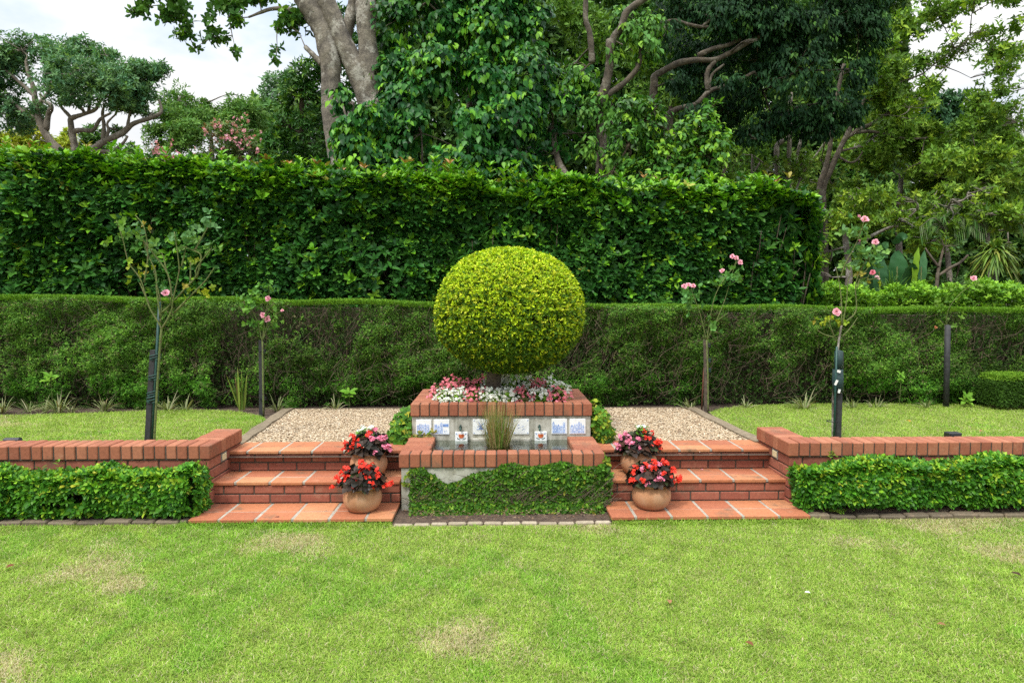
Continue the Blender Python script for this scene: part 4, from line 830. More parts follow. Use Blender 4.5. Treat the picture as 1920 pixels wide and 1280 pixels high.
stake(P(1315.5, 765, 7.6)*[1, 1, 0]+[0, 0, ZU], P(1320, 690, 7.6), .017, M['rust'], 'rusty thin rod leaning against the weathered brown stake', 'metal_rod', round_=True)
stake(P(1774, 757, 7.76)*[1, 1, 0]+[0, 0, ZU], P(1777, 610, 7.76), .062, M['black_post'], 'thick black round stake by the hedge at the far right', round_=True)
# ---- standard roses
def blossom(c, rad, parent, colr=(.85, .42, .50)):
    f = Fol(); ax_ = nrm(np.array([[U(-.4, .4), -.8, U(.25, .8)]]))
    for ring, (k, sp, l) in enumerate(((5, (72, 86), 1.0), (5, (52, 64), .85), (4, (32, 44), .66), (3, (12, 22), .5))):
        f.whorl(np.asarray(c)[None], ax_, k, rad*l, rad*l*1.05, np.array([colr])*(1.06-.09*ring), sp, 'petal', .12, .06)
    f.build('blossom', M['petal'], parent)
def rose(label, Y, stem, canes, leafspots, blooms, stem_m='cane', r0=.006, lcol=None, br=.030, lsz=.05):
    b = P(*stem[0], Y); r = empty('standard_rose', (b[0], Y, ZU), label, 'rose tree', 'standard roses on stakes'); mb = MB()
    q = np.array([P(x_, y_, Y) for x_, y_ in stem]); q[0, 2] = ZU-.03; mb.tube(curve(q, 4), np.linspace(.010, .009, (len(q)-1)*4+1), 8, wob=.08); mb.build('stem', M['bark' if stem_m == 'bark' else 'cane'], r, True)
    mb = MB(); allp = []
    for cn in canes:
        dy = U(-.12, .12); q = np.array([P(x_, y_, Y)+[0, dy*i/len(cn), 0] for i, (x_, y_) in enumerate(cn)]); cu = curve(q, 5); mb.tube(cu, np.linspace(r0*1.25, r0*.55, len(cu)), 6); allp.append(cu)
    mb.build('canes', M['cane'], r, True); f = Fol()
    lc = lcol or [(.06, .16, .045), (.09, .21, .05), (.12, .24, .04), (.19, .27, .04)]
    for (x_, y_, n, sprd, yel) in leafspots:
        p = np.array([P(x_, y_, Y)]*n)+rng.normal(0, 1, (n, 3))*np.array([sprd*mpx(Y), .06, sprd*mpx(Y)]); c = pal(n, lc); 
        if yel: c = pal(n, [(.28, .33, .035), (.20, .29, .035), (.30, .26, .05)], [3, 3, .7])
        a = U(0, 6.28, n); ax = np.stack([np.cos(a)*.9, np.sin(a)*.5-.3, U(-.2, .7, n)], 1)
        f.whorl(p, ax, 5, lsz*(.72 if yel else 1), lsz*(.72 if yel else 1)*.62, c, (25, 75), 'leaf', .25, .12)
        for i in range(n):                                     # leaf stalk back to the nearest cane
            best = min((float(np.min(np.linalg.norm(cu-p[i], axis=1))), k2) for k2, cu in enumerate(allp)); cu = allp[best[1]]; j = int(np.argmin(np.linalg.norm(cu-p[i], axis=1))); f.strap(cu[j][None], (p[i]-cu[j])[None], best[0]+.002, .004, np.array([[.12, .17, .04]]), 0, 2)
    f.build('leaves', M['leaf'], r)
    for bl in blooms: blossom(P(bl[0], bl[1], Y-.03), (bl[2] if len(bl) > 2 else 1)*br, r, bl[3] if len(bl) > 3 else (.86, .42, .50))
    return r
def z8(*p): return [(200+x*.2343, 380+y*.2343) for x, y in p]
rose('tall sparse standard rose with bare arching canes and one pink bloom, behind the left wall', SY-.03, [(288, 830), (294, 740), (300, 650), (303, 616)],
     [z8((440, 1010), (420, 960), (350, 830), (290, 620), (200, 480), (160, 300), (115, 150)), z8((440, 1010), (520, 880), (545, 770), (590, 600), (605, 500), (575, 240)), z8((545, 780), (640, 680), (720, 600), (740, 520), (860, 370)), z8((720, 600), (760, 430), (690, 380), (620, 350)),
      z8((525, 780), (490, 570), (370, 400), (300, 300), (250, 180)), z8((430, 920), (400, 700), (390, 560), (330, 420), (270, 250)), z8((540, 880), (700, 720), (800, 620), (870, 520)), z8((670, 640), (670, 460)), z8((600, 510), (640, 350)), z8((700, 390), (770, 260), (830, 150)), z8((300, 640), (330, 420), (300, 200), (230, 100)), z8((430, 960), (425, 820), (390, 690), (345, 540)), z8((480, 560), (460, 460), (440, 400)), z8((440, 880), (520, 800), (480, 720)), z8((340, 810), (280, 690), (250, 640))],
     [(*z8((120, 250))[0], 5, 10, 0), (*z8((210, 180))[0], 6, 10, 0), (*z8((250, 300))[0], 5, 12, 0), (*z8((300, 250))[0], 3, 7, 1), (*z8((350, 340))[0], 5, 12, 0), (*z8((240, 540))[0], 4, 9, 1), (*z8((320, 560))[0], 3, 10, 1), (*z8((200, 620))[0], 2, 5, 1), (*z8((540, 290))[0], 3, 8, 0), (*z8((620, 340))[0], 4, 9, 0), (*z8((700, 290))[0], 5, 9, 0), (*z8((820, 190))[0], 6, 10, 0), (*z8((840, 320))[0], 3, 7, 0), (*z8((760, 410))[0], 3, 8, 0), (*z8((700, 470))[0], 3, 5, 1), (*z8((720, 670))[0], 4, 8, 1), (*z8((790, 700))[0], 3, 7, 1), (*z8((860, 670))[0], 2, 5, 1), (*z8((460, 650))[0], 2, 5, 0), (*z8((660, 740))[0], 2, 6, 1)],
     [(310, 550, 1.15)], r0=.0065, lcol=[(.085, .19, .07), (.115, .23, .085), (.14, .26, .06)], lsz=.05)
rose('small standard rose with three pink blooms against the hedge, on the thin black left stake', 7.42, [(494, 776), (493, 700), (492, 640)], [[(492, 642), (480, 600), (465, 570), (470, 545)], [(492, 642), (497, 590), (503, 560), (503, 535)], [(492, 640), (505, 600), (530, 580)]],
     [(465, 580, 9, 11, 0), (480, 610, 8, 10, 0), (500, 612, 7, 9, 0), (515, 590, 6, 12, 0), (505, 540, 8, 9, 0), (480, 560, 7, 12, 0), (470, 545, 4, 9, 0), (488, 560, 6, 12, 0)], [(503, 560), (493, 591), (501, 598, 1.1), (529, 582, .5)], r0=.005, lcol=[(.10, .23, .04), (.14, .29, .05), (.08, .19, .04)], br=.034)
rose('standard rose with pink clusters on two shoots, tied to the weathered brown stake', 7.5, [(1328, 764), (1327, 700), (1325, 637)], [[(1325, 640), (1312, 590), (1300, 560), (1292, 540)], [(1325, 640), (1333, 580), (1345, 540), (1372, 500), (1376, 484)], [(1325, 640), (1345, 600), (1362, 560), (1376, 515), (1386, 490)], [(1325, 638), (1340, 605), (1356, 590)]],
     [(1288, 556, 7, 8, 0), (1303, 560, 7, 9, 0), (1295, 570, 5, 9, 0), (1360, 520, 8, 9, 0), (1380, 512, 7, 9, 0), (1372, 530, 6, 10, 0), (1350, 530, 4, 8, 0), (1336, 602, 5, 12, 0)], [(1283, 537, 1.1), (1291, 534), (1300, 536), (1373, 481), (1380, 484), (1388, 492), (1354, 508, .9)], r0=.0045, lcol=[(.09, .22, .06), (.13, .27, .07)], br=.030)
def z7(*p): return [(1440+x*.25, 360+y*.25) for x, y in p]
rose('tall standard rose with long thin canes and scattered pink blooms, on the netted stake', RY+.03, [(1561, 826), (1562, 740), (1571, 655), z7((530, 1120))[0], z7((552, 1000))[0]], [z7((552, 1000), (556, 820), (545, 680), (525, 560)), z7((560, 1000), (580, 820), (582, 680), (595, 610)), z7((565, 985), (665, 890), (668, 690), (740, 530), (790, 430), (815, 380)), z7((545, 640), (570, 540), (620, 430), (655, 330), (685, 200)), z7((690, 640), (760, 560), (770, 480)), z7((668, 720), (700, 650), (760, 640), (785, 605)), z7((500, 1090), (455, 1000), (445, 940)), z7((505, 1090), (430, 1070), (380, 1040)), z7((560, 1080), (620, 1020), (680, 940)), z7((740, 660), (815, 645))],
     [(*z7((570, 290))[0], 5, 8, 0), (*z7((640, 330))[0], 6, 9, 0), (*z7((700, 420))[0], 6, 9, 0), (*z7((680, 480))[0], 6, 9, 0), (*z7((760, 420))[0], 6, 10, 0), (*z7((840, 460))[0], 7, 9, 0), (*z7((730, 500))[0], 6, 9, 0), (*z7((770, 490))[0], 4, 8, 0), (*z7((700, 580))[0], 3, 8, 1), (*z7((590, 580))[0], 4, 9, 0), (*z7((720, 660))[0], 3, 8, 0), (*z7((800, 665))[0], 2, 6, 1), (*z7((440, 945))[0], 4, 6, 1), (*z7((390, 950))[0], 3, 6, 1), (*z7((520, 960))[0], 3, 5, 1), (*z7((450, 1000))[0], 2, 5, 1), (*z7((670, 300))[0], 4, 7, 0)],
     [(*z7((724, 207))[0], 1.3), (*z7((682, 182))[0], .6), (*z7((805, 377))[0], 1.0), (*z7((722, 372))[0], .8), (*z7((691, 369))[0], .7), (*z7((785, 602))[0], .95, (.82, .25, .34)), (*z7((818, 643))[0], .9, (.74, .50, .52)), (*z7((513, 900))[0], 1.3)], stem_m='bark', r0=.0055, lcol=[(.09, .21, .07), (.13, .26, .10), (.16, .29, .07)], br=.029)
rose('slight standard rose with one pale pink bloom, on the thick black stake at the right', 7.95, [(1771, 756), (1770, 680), (1772, 612)], [z7((1335, 1010), (1332, 940), (1350, 860), (1420, 760), (1520, 690), (1540, 655)), z7((1335, 1010), (1300, 950), (1290, 880)), z7((1340, 990), (1390, 900), (1380, 840))], [(*z7((1350, 850))[0], 5, 10, 0), (*z7((1300, 880))[0], 4, 8, 0), (*z7((1500, 690))[0], 5, 12, 0), (*z7((1420, 690))[0], 4, 12, 0), (*z7((1270, 970))[0], 4, 8, 0), (*z7((1540, 720))[0], 5, 8, 0), (*z7((1390, 920))[0], 4, 8, 0)],
     [(*z7((1541, 648))[0], 1.1), (*z7((1258, 1015))[0], .6, (.6, .25, .12))], r0=.004, lcol=[(.09, .18, .03), (.13, .23, .035)], br=.033)
# ---- fallen leaves and petals
for px, py, z, lb, s, colr in ((20, 1061, .03, 'brown fallen leaf on the lawn at the far left', .05, (.16, .06, .035)), (1905, 1076, .03, 'dark curled fallen leaf on the lawn at the far right', .055, (.05, .025, .018)), (1405, 1206, .03, 'reddish brown fallen leaf on the lawn, near right foreground', .045, (.16, .07, .035)), (536, 880, .225, 'curled tan leaf on the middle tread left', .05, (.33, .17, .08)), (520, 971, .045, 'dark red leaf against the lowest tread left', .05, (.13, .05, .035)), (1514, 1110, .035, 'white petal lying on the lawn right of centre', .03, (.7, .7, .66)), (1255, 1127, .03, 'pinkish dead leaf on the lawn right of centre', .05, (.30, .16, .09)), (1291, 877, .225, 'pink petal on the middle tread right', .02, (.75, .3, .4)), (1316, 880, .225, 'pink petal near the first one on the middle tread right', .022, (.75, .35, .45)), (1325, 876, .225, 'white petal on the middle tread right', .02, (.75, .72, .7)), (1311, 847, .26, 'white petal caught on the upper riser right', .018, (.75, .72, .7)), (1765, 1170, .03, 'small brown leaf on the lawn below the right hedge', .04, (.22, .12, .06)), (1703, 789, ZU+.03, 'orange fallen leaf on the right upper lawn', .055, (.5, .24, .06)), (1840, 808, ZU+.03, 'brown fallen leaf near the spotlight on the right upper lawn', .05, (.3, .16, .07))):
    c = G(px, py, z) if not px == 1311 else P(px, py, 5.54); f = Fol(); a = U(0, 6.28); f.add(c[None]-[[math.cos(a)*s/2, math.sin(a)*s/2, 0]], np.array([[math.cos(a), math.sin(a), .15]]), np.array([[.1, -.3, 1.]]), s, s*.55, np.array([colr]), 'leaf', 1.6)
    tag(f.build('petal' if 'petal' in lb else 'fallen_leaf', M['matte']), lb, 'petal' if 'petal' in lb else 'leaf')
#==PART4==
# ================================================================== TALL HEDGE AND TREES
def tall_top(px): return np.interp(px, [-600, 0, 120, 260, 420, 560, 700, 830, 1000, 1150, 1350, 1450, 1530, 1560], [292, 298, 300, 312, 318, 325, 335, 335, 350, 352, 356, 355, 372, 400])
THY = 9.2
def th_z(x): return CAM[2]+(561-tall_top((x-CAM[0])/THY*F+933))/F*THY
TX0, TX1 = -9.5, P(1545, 450, THY)[0]
r = empty('tall_hedge', (-2.5, THY+.5, ZU), 'tall broad leaved evergreen hedge with pale new shoots, behind the long clipped hedge', 'hedge'); f = Fol()
def tclr(n, yg):
    c = pal(n, [(.028, .098, .019), (.042, .132, .024), (.062, .168, .028), (.021, .072, .018)], [3, 3, 2, 1.6], .2); y = rng.random(n) < yg; c[y] = pal(y.sum(), [(.13, .31, .028), (.20, .38, .035), (.26, .27, .05)], [4, 2, .12], .15); return c
n = 24000; x = U(TX0, TX1, n); z = .5+(th_z(x)-.5)*rng.random(n)**.85; p = np.stack([x, np.zeros(n), z], 1); b = .16*lump(p, 2.1, 4)+.09*lump(p, 6, 5); p[:, 1] = THY-b+np.abs(rng.normal(0, .10, n))
hi = np.clip((z-.5)/(th_z(x)-.5), 0, 1); p[:, 1] += np.clip(hi-.92, 0, 1)*.5; ec = np.clip((x-(TX1-.7))/.7, 0, 1); p[:, 1] += ec**2*.8
p[:, 0] -= ec*np.clip(.45-hi, 0, 1)*.9
k = rng.random(n) < np.clip(.78+.6*lump(p, 4.5, 9), .12, 1); p = p[k]; hi = hi[k]; yg = .06+.5*np.clip((hi-.84)/.12, 0, 1)+.06*(hi > .5)
nv = np.array([[0, -.8, .85]])+U(-.6, .6, p.shape); nv[:, 2] += (hi > .9)*.9; nv[:, 0] += (p[:, 0] > TX1-.5)*.8
f.whorl(p, nv, 5, .110, .047, tclr(len(p), yg), (30, 70), 'leaf', .35, .17)
n = 7000; x = U(TX0, TX1, n); y = THY+.10+.85*rng.random(n)**1.3; z = th_z(x)-np.abs(rng.normal(0, .06, n))+.10*lump(np.stack([x, y, y*0], 1), 3.1, 3); p = np.stack([x, y, z], 1)
f.whorl(p, np.array([[0, -.25, 1.]])+U(-.45, .45, (n, 3)), 5, .108, .048, tclr(n, .65), (28, 68), 'leaf', .3, .12)
n = 1500; p = np.stack([TX1+U(-.1, .08, n), U(THY+.3, THY+1.1, n), U(.6, 2.9, n)], 1); f.whorl(p, np.array([[1, -.3, .4]])+U(-.5, .5, (n, 3)), 5, .13, .055, tclr(n, .2), (40, 80))
n = 14000; p = np.stack([U(TX0, TX1-.15, n), U(THY+.2, THY+.9, n), np.zeros(n)], 1); p[:, 2] = .4+(th_z(p[:, 0])-.5)*rng.random(n); f.whorl(p, U(-1, 1, (n, 3))+[0, -.4, .3], 5, .14, .06, tclr(n, .03), (40, 85), 'kite')
for i in range(260):                                               # long unclipped shoots with coppery tips
    x = U(TX0, TX1-.1); h = U(.05, .26)*(1.3 if 700 < (x/THY*F+933) < 1080 else 1); q = np.array([x, THY+U(.05, .6), th_z(x)-.05]); m_ = 4; pts = q+np.outer(np.linspace(.2, 1, m_), [U(-.04, .04), 0, h]); c = tclr(m_, .8)
    if rng.random() < .16: c[-1] = pal(1, [(.30, .16, .06), (.24, .20, .05)])[0]
    f.whorl(pts, np.tile([U(-.2, .2), -.1, 1.], (m_, 1)), 4, .11, .045, c, (30, 65))
f.build('foliage', M['gloss'], r); mb = MB()
for i in range(420):
    x = U(TX0, TX1-.2); zt = th_z(x); x1 = x+U(-.4, .4); mb.tube(curve([(x, THY+.5, .3), ((x+x1)/2+U(-.1, .1), THY+.4+U(-.15, .15), .3+(zt-.3)*.5), (x1, THY+U(.1, .6), zt-U(.1, 1.2))], 3), np.linspace(.014, .005, 7), 5)
mb.build('branches', M['bark_dark'], r)

def limb(mb, pts, r0, r1, Y, n=9, wob=.07, k=6):
    q = np.array([P(p[0], p[1], Y+(p[2] if len(p) > 2 else 0)) for p in pts]); c = curve(q, k); t = np.linspace(0, 1, len(c))
    c = c+lump(c, 3.0, 2)[:, None]*.012*np.array([1, 1, .5]); rad = (r0*(1-t)+r1*t)*mpx(Y)*(1+.06*np.sin(t*23+r0)); mb.tube(c, rad, n, wob=wob); return c
def crown(f, tw, Y, lobes, sp, limbs, seed):
    """fill each lobe of a crown with sprays of leaves on twigs; lobes: (px,py,rx,ry[,dy[,depth m]])"""
    sc = mpx(Y); nodes = np.vstack(limbs) if limbs else np.zeros((0, 3))
    if limbs:                                                       # grow outwards: each lobe hangs on the nearest limb or lobe before it
        lobes = sorted(lobes, key=lambda lb: float(np.min(np.linalg.norm((nodes-P(lb[0], lb[1], Y+(lb[4] if len(lb) > 4 else 0)))*[1, .6, 1], axis=1))))
    for li, lb in enumerate(lobes):
        px, py, rx, ry = lb[:4]; dy = lb[4] if len(lb) > 4 else 0; rY = lb[5] if len(lb) > 5 else (rx+ry)/2*sc*.8
        c = P(px, py, Y+dy); rr = np.array([rx*sc, rY, ry*sc]); area = 4*math.pi*((rr[0]*rr[2])**1.6+(rr[0]*rr[1])**1.6+(rr[1]*rr[2])**1.6)**(1/1.6)/3**(1/1.6)
        n = int(area*sp['dens']); d = sphere(n); u = sp.get('lo', .35)+(1-sp.get('lo', .35))*rng.random(n)**.6; p = c+d*rr*u[:, None]
        p += lump(p, 2.2/ max(.5, rr.mean()), seed)[:, None]*d*rr*.22
        keep = lump(p, sp.get('gs', 2.4), seed+3)+.6*lump(p, sp.get('gs', 2.4)*2.7, seed+4) > sp.get('gap', -.25); p = p[keep]; d = d[keep]
        if len(p) == 0: continue
        m_ = len(p); A = d*sp.get('out', .7)+np.array([[0, 0, sp.get('up', .4)]])+np.array([[0, -.25, 0]])+U(-.6, .6, (m_, 3))
        cl = pal(m_, sp['cols'], sp.get('wts'), .18); cl2 = .82+.36*(lump(p, 3.1, seed+8)[:, None]*.5+.5); cl = cl*cl2           # sprays differ in leaf age
        if 'new' in sp:
            y = (rng.random(m_) < sp['newp']*(.5+1.0*(lump(p, 2.5, seed+6) > .25))); cl[y] = pal(y.sum(), sp['new'], None, .15)
        if sp.get('hang'): f.hang(p, d+np.array([[0, -.35, 0]]), sp.get('k', 4), sp['L'], sp['W'], cl, sp.get('shape', 'heart'), lift=sp.get('lift', 0))
        else: f.whorl(p, A, sp.get('k', 5), sp['L'], sp['W'], cl, sp.get('spread', (35, 85)), sp.get('shape', 'kite'), .3, .14, sp.get('stem', sp['L']*.8), sp.get('droop', 1.0))
        if tw is not None:
            src = None
            if len(nodes):
                j = np.argmin(np.linalg.norm((nodes-c)*[1, .6, 1], axis=1)); src = nodes[j]; nodes = np.vstack([nodes, c[None], (c+src)[None]/2])
            if src is not None:
                mid = (src+c)/2+U(-.1, .1, 3)*rr.mean(); tw.tube(curve([src, mid, c], 4), np.linspace(sp.get('tr', .03)*.8, sp.get('tr', .03)*.35, 9), 6)
            for i in range(sp.get('nt', 7)):
                e = p[rng.integers(m_)]; mid = (c+e)/2+U(-.12, .12, 3)*rr.mean(); tw.tube(curve([c, mid, e], 3), np.linspace(sp.get('tr', .03)*.35, .003, 7), 4)
def tree(name, label, Y, limbs, lobes, sp, bark, cat='tree', group='trees beyond the tall hedge', leafm='leaf', base=None, seed=0, extra=None, twigs=True):
    b = P(*(base or limbs[0][0][0][:2]), Y); r = empty(name, (b[0], Y, ZU-.03), label, cat, group); tm = MB(); cs = []
    for i, lm in enumerate(limbs): cs.append(limb(tm, lm[0], lm[1], lm[2], Y, 12 if lm[1] > 12 else 8))
    bs_ = [c[0] for c in cs if c[0][2] < .9]
    for a_, b_ in zip(bs_[:-1], bs_[1:]): tm.tube(curve([a_, (a_+b_)/2-[0, 0, .08], b_], 3), .04, 6)       # root collar joining the stems
    f = Fol(); tw = tm; crown(f, tw, Y, lobes, sp, cs, seed)
    if extra: extra(f, tw, Y)
    tm.build('trunk', bark, r, True)
    f.build('crown', leafm if not isinstance(leafm, str) else M[leafm], r); return r
def rl(n, x0, x1, y0, y1, rx, ry, dy=(-1, 1), seed=0, rY=None):
    q = random.Random(seed); o = []
    for i in range(n):
        s = q.uniform(.75, 1.3); o.append((q.uniform(x0, x1), q.uniform(y0, y1), rx*s, ry*s*q.uniform(.85, 1.2), q.uniform(*dy))+((rY,) if rY else ()))
    return o
# 1 sinuous spreading tree at the left
def z1(*p): return [(x*.2265, 40+y*.2265) for x, y in p]
Lm = [([(141, 470)]+z1((640, 1190), (540, 1110), (420, 1000), (350, 880), (310, 760), (285, 620), (270, 540), (230, 430), (215, 330)), 9.5, 2.5), (z1((285, 620), (200, 540), (130, 480), (20, 380)), 4, 2), (z1((380, 900), (400, 780), (425, 700), (360, 660), (330, 600)), 5.5, 2), (z1((290, 810), (180, 740), (60, 640), (-60, 600)), 4.5, 2), (z1((310, 700), (390, 600), (430, 520)), 4, 2),
      ([(141, 470)]+z1((620, 1130), (605, 960), (585, 830), (600, 800), (690, 770), (790, 730), (840, 650)), 7, 2.5), (z1((590, 800), (500, 700), (480, 620)), 3.5, 1.5), (z1((705, 765), (660, 700), (600, 670)), 3.2, 1.5), (z1((610, 910), (680, 900), (770, 900), (830, 810), (920, 760)), 5, 2), (z1((735, 745), (745, 680), (760, 600)), 3, 1.5),
      ([(143, 470)]+z1((655, 1170), (750, 1090), (850, 1000), (1000, 930), (1100, 850), (1250, 800), (1335, 750), (1320, 650)), 8.5, 2.2), (z1((850, 990), (860, 860), (850, 770), (870, 680)), 4, 2), (z1((875, 970), (895, 900), (890, 840), (960, 770)), 3.2, 1.5), (z1((1050, 890), (1080, 760), (1110, 680)), 3, 1.5), ([(148, 470)]+z1((690, 1110), (800, 1075), (920, 1075), (1010, 1010), (1050, 950)), 5, 2)]
lo = [(*c[0], a*1.36, b*1.3, d) for c, a, b, d in ((z1((180, 240)), 36, 30, 0), (z1((330, 210)), 22, 16, .3), (z1((90, 330)), 26, 30, .2), (z1((480, 300)), 32, 26, 0), (z1((560, 440)), 44, 36, -.5), (z1((430, 480)), 24, 20, .3), (z1((600, 580)), 40, 22, -.3), (z1((650, 210)), 24, 16, .4), (z1((760, 300)), 28, 22, .5), (z1((880, 280)), 18, 14, 0), (z1((830, 450)), 30, 28, 0), (z1((950, 540)), 42, 30, -.4), (z1((1120, 520)), 36, 30, 0), (z1((1150, 400)), 30, 16, .3), (z1((1290, 400)), 24, 14, 0), (z1((1200, 620)), 30, 22, .2), (z1((960, 680)), 26, 12, 0), (z1((1100, 720)), 26, 10, 0), (z1((60, 600)), 32, 18, .2), (z1((150, 720)), 36, 20, 0), (z1((120, 850)), 30, 14, .4), (z1((330, 720)), 14, 10, .5), (z1((1260, 760)), 22, 8, .3), (z1((760, 820)), 12, 9, .4), (z1((990, 900)), 14, 8, .3), (z1((-100, 300)), 40, 34, 0), (z1((-120, 560)), 40, 34, 0))]
tree('spreading_tree', 'flat topped tree with sinuous limbs and blue green leaves against the sky, left', 16, Lm, lo, dict(dens=210, L=.10, W=.036, k=5, cols=[(.075, .175, .082), (.105, .215, .095), (.14, .26, .105)], new=[(.11, .22, .055), (.14, .25, .06)], newp=.18, gap=-.22, lo=.1, gs=5.0, up=.5, tr=.035, shape='kite'), M['bark_pale'], seed=1)
# 2 yellow green shrubs far left
tree('yellow_green_tree', 'yellow green bushy tree low behind the sinuous tree at the left', 21, [([(70, 600), (70, 400), (60, 300)], 8, 4)], [(20, 268, 42, 24), (75, 262, 38, 26), (120, 275, 30, 24), (-40, 268, 50, 30), (60, 300, 60, 24), (128, 250, 14, 14)], dict(dens=70, L=.15, W=.06, cols=[(.30, .34, .035), (.38, .40, .045), (.22, .29, .035)], gap=-.9), M['bark'], seed=2)
tree('dark_round_tree', 'small dark green tree behind the forked limbs of the sinuous tree', 19, [([(170, 600), (170, 400), (168, 270)], 6, 3)], [(170, 262, 26, 26), (185, 285, 30, 20), (240, 290, 30, 22)], dict(dens=90, L=.13, W=.05, cols=G_MID, gap=-.7), M['bark'], seed=3)
# 3 feathery trees
tree('feathery_tree', 'feathery light green tree between the sinuous tree and the big trunk', 22, [([(400, 600), (400, 400), (395, 250), (380, 200)], 6, 2)], rl(26, 318, 490, 185, 275, 32, 18, (-1.5, 1.5), 31)+[(340, 178, 18, 6, 0), (430, 176, 30, 8, 0), (395, 190, 34, 9, 0), (330, 235, 26, 14, 0), (290, 245, 26, 18, 0), (310, 270, 40, 14, 0), (335, 215, 30, 22, .4), (360, 240, 40, 24, .3), (400, 215, 44, 26, .2), (450, 205, 40, 26, 0), (440, 240, 44, 22, .5), (470, 230, 30, 40, .4)], dict(dens=85, L=.14, W=.042, k=5, cols=[(.075, .175, .036), (.105, .22, .042), (.14, .25, .055)], gap=-.25, gs=3.2, lo=.15, tr=.03), M['bark'], seed=4)
tree('pale_round_tree', 'distant pale green tree top peeping left of the big grey trunk', 30, [([(520, 600), (520, 300), (525, 200)], 8, 4)], [(522, 190, 34, 52), (545, 150, 22, 22), (500, 230, 22, 30)], dict(dens=50, L=.18, W=.08, cols=[(.10, .20, .085), (.13, .24, .10)], gap=-.9), M['bark'], seed=5)
# 4 crape myrtles with pink panicles
def myrtle(spots):
    def fn(f, tw, Y):
        for (x_, y_, n, s) in spots:
            p = P(x_, y_, Y-.5)+rng.normal(0, 1, (n, 3))*np.array([s*.5, s*.4, s*.8])*mpx(Y); f.whorl(p, U(-1, 1, (n, 3))+[0, 0, .4], 4, .045, .035, pal(n, [(.62, .24, .33), (.52, .26, .28), (.70, .38, .45)]), (45, 85), 'petal')
    return fn
tree('crape_myrtle', 'crape myrtle dotted with pink flower spikes, left of the dark evergreen', 16, [([(430, 600), (428, 420), (425, 300)], 4, 2), ([(432, 430), (455, 330), (470, 270)], 3, 1.5)], [(420, 262, 46, 28), (460, 282, 34, 34), (400, 300, 40, 26), (455, 320, 50, 24), (380, 275, 20, 16)], dict(dens=170, L=.085, W=.034, cols=[(.075, .15, .036), (.105, .18, .045), (.14, .16, .065)], new=[(.26, .15, .08), (.28, .18, .10)], newp=.13, gap=-.75), M['bark_pale'],
     extra=myrtle([(405, 236, 7, 8), (437, 240, 8, 9), (450, 232, 6, 7), (462, 226, 5, 7), (425, 255, 8, 9), (460, 247, 7, 9), (385, 245, 5, 6), (446, 265, 5, 8), (466, 264, 7, 9), (430, 262, 4, 8), (452, 276, 3, 6), (484, 262, 4, 8), (405, 262, 3, 6), (478, 282, 3, 8), (420, 285, 3, 8)]), seed=6)
tree('crape_myrtle', 'lower crape myrtle with a few pink clusters above the left part of the tall hedge', 15.5, [([(320, 600), (318, 400), (315, 320)], 3.5, 2)], [(300, 300, 40, 24), (345, 312, 44, 22), (265, 318, 36, 18), (330, 330, 70, 18), (240, 300, 26, 18)], dict(dens=170, L=.085, W=.034, cols=[(.065, .14, .034), (.09, .17, .042), (.12, .15, .055)], new=[(.24, .15, .08)], newp=.08, gap=-.75), M['bark_pale'],
     extra=myrtle([(297, 281, 20, 8), (312, 285, 8, 7), (335, 303, 20, 8), (350, 307, 7, 6), (298, 312, 8, 6), (322, 268, 3, 6), (360, 280, 3, 6)]), seed=7)
# 5 dark evergreen left of the trunk
tree('dark_evergreen', 'dark broad leaved evergreen crowding the left side of the big grey trunk', 14.5, [([(560, 620), (560, 400), (565, 250), (570, 150)], 7, 4)], [(575, 140, 30, 34), (550, 180, 30, 40), (590, 200, 34, 50), (545, 240, 40, 36), (590, 270, 40, 36), (530, 290, 46, 34), (580, 320, 60, 26), (515, 265, 24, 26), (610, 130, 20, 30), (500, 318, 40, 24), (615, 330, 40, 30), (655, 190, 30, 50, .3), (665, 110, 26, 46, .5), (640, 260, 40, 40, .2), (640, 40, 36, 40, .6)], dict(dens=110, L=.115, W=.038, k=6, cols=[(.026, .085, .016), (.036, .11, .019), (.055, .14, .022)], new=[(.11, .22, .026), (.14, .26, .03)], newp=.14, gap=-.6), M['bark_dark'], leafm='gloss', seed=8)
# 6 the big grey trunk
def zt(*p): return [(480+q_[0]*.2735, q_[1]*.2735)+tuple(q_[2:]) for q_ in p]
BY = 12.6
Lm = [([(640, 720), (636, 420)]+zt((578, 1200), (552, 1000), (524, 780), (510, 600), (512, 450), (492, 330), (450, 200), (370, 60), (310, -60)), 18, 19), ([(668, 720), (663, 400)]+zt((640, 1150), (620, 900), (640, 700)), 10, 8),
      ([(690, 720), (700, 420)]+zt((800, 900), (745, 690), (680, 480), (590, 260), (480, 10), (400, -160)), 19.5, 16), ([(712, 720), (716, 420)]+zt((830, 800), (790, 560), (765, 300), (755, 0), (760, -200)), 21, 17), (zt((610, 330, .2), (635, 190, .15), (670, 30, .2), (720, -150, .2)), 10, 12), (zt((450, 440), (400, 390), (330, 320)), 6, 4), (zt((430, 150), (300, 90), (120, 60), (-60, 120)), 8, 2)]
ov = [(268, 14, 18, 10), (300, 30, 28, 14), (340, 22, 34, 18), (380, 40, 36, 16), (400, 70, 28, 10), (430, 38, 28, 18), (442, 95, 12, 8), (350, 62, 26, 11), (420, 10, 40, 16), (300, -10, 50, 20), (480, -10, 40, 20), (365, 90, 10, 5), (500, 68, 16, 8), (520, 90, 16, 8), (515, 112, 8, 5), (520, 52, 12, 8), (545, 30, 22, 24), (560, 60, 24, 26), (570, 95, 22, 22), (590, 30, 16, 20), (250, 20, 10, 8)]
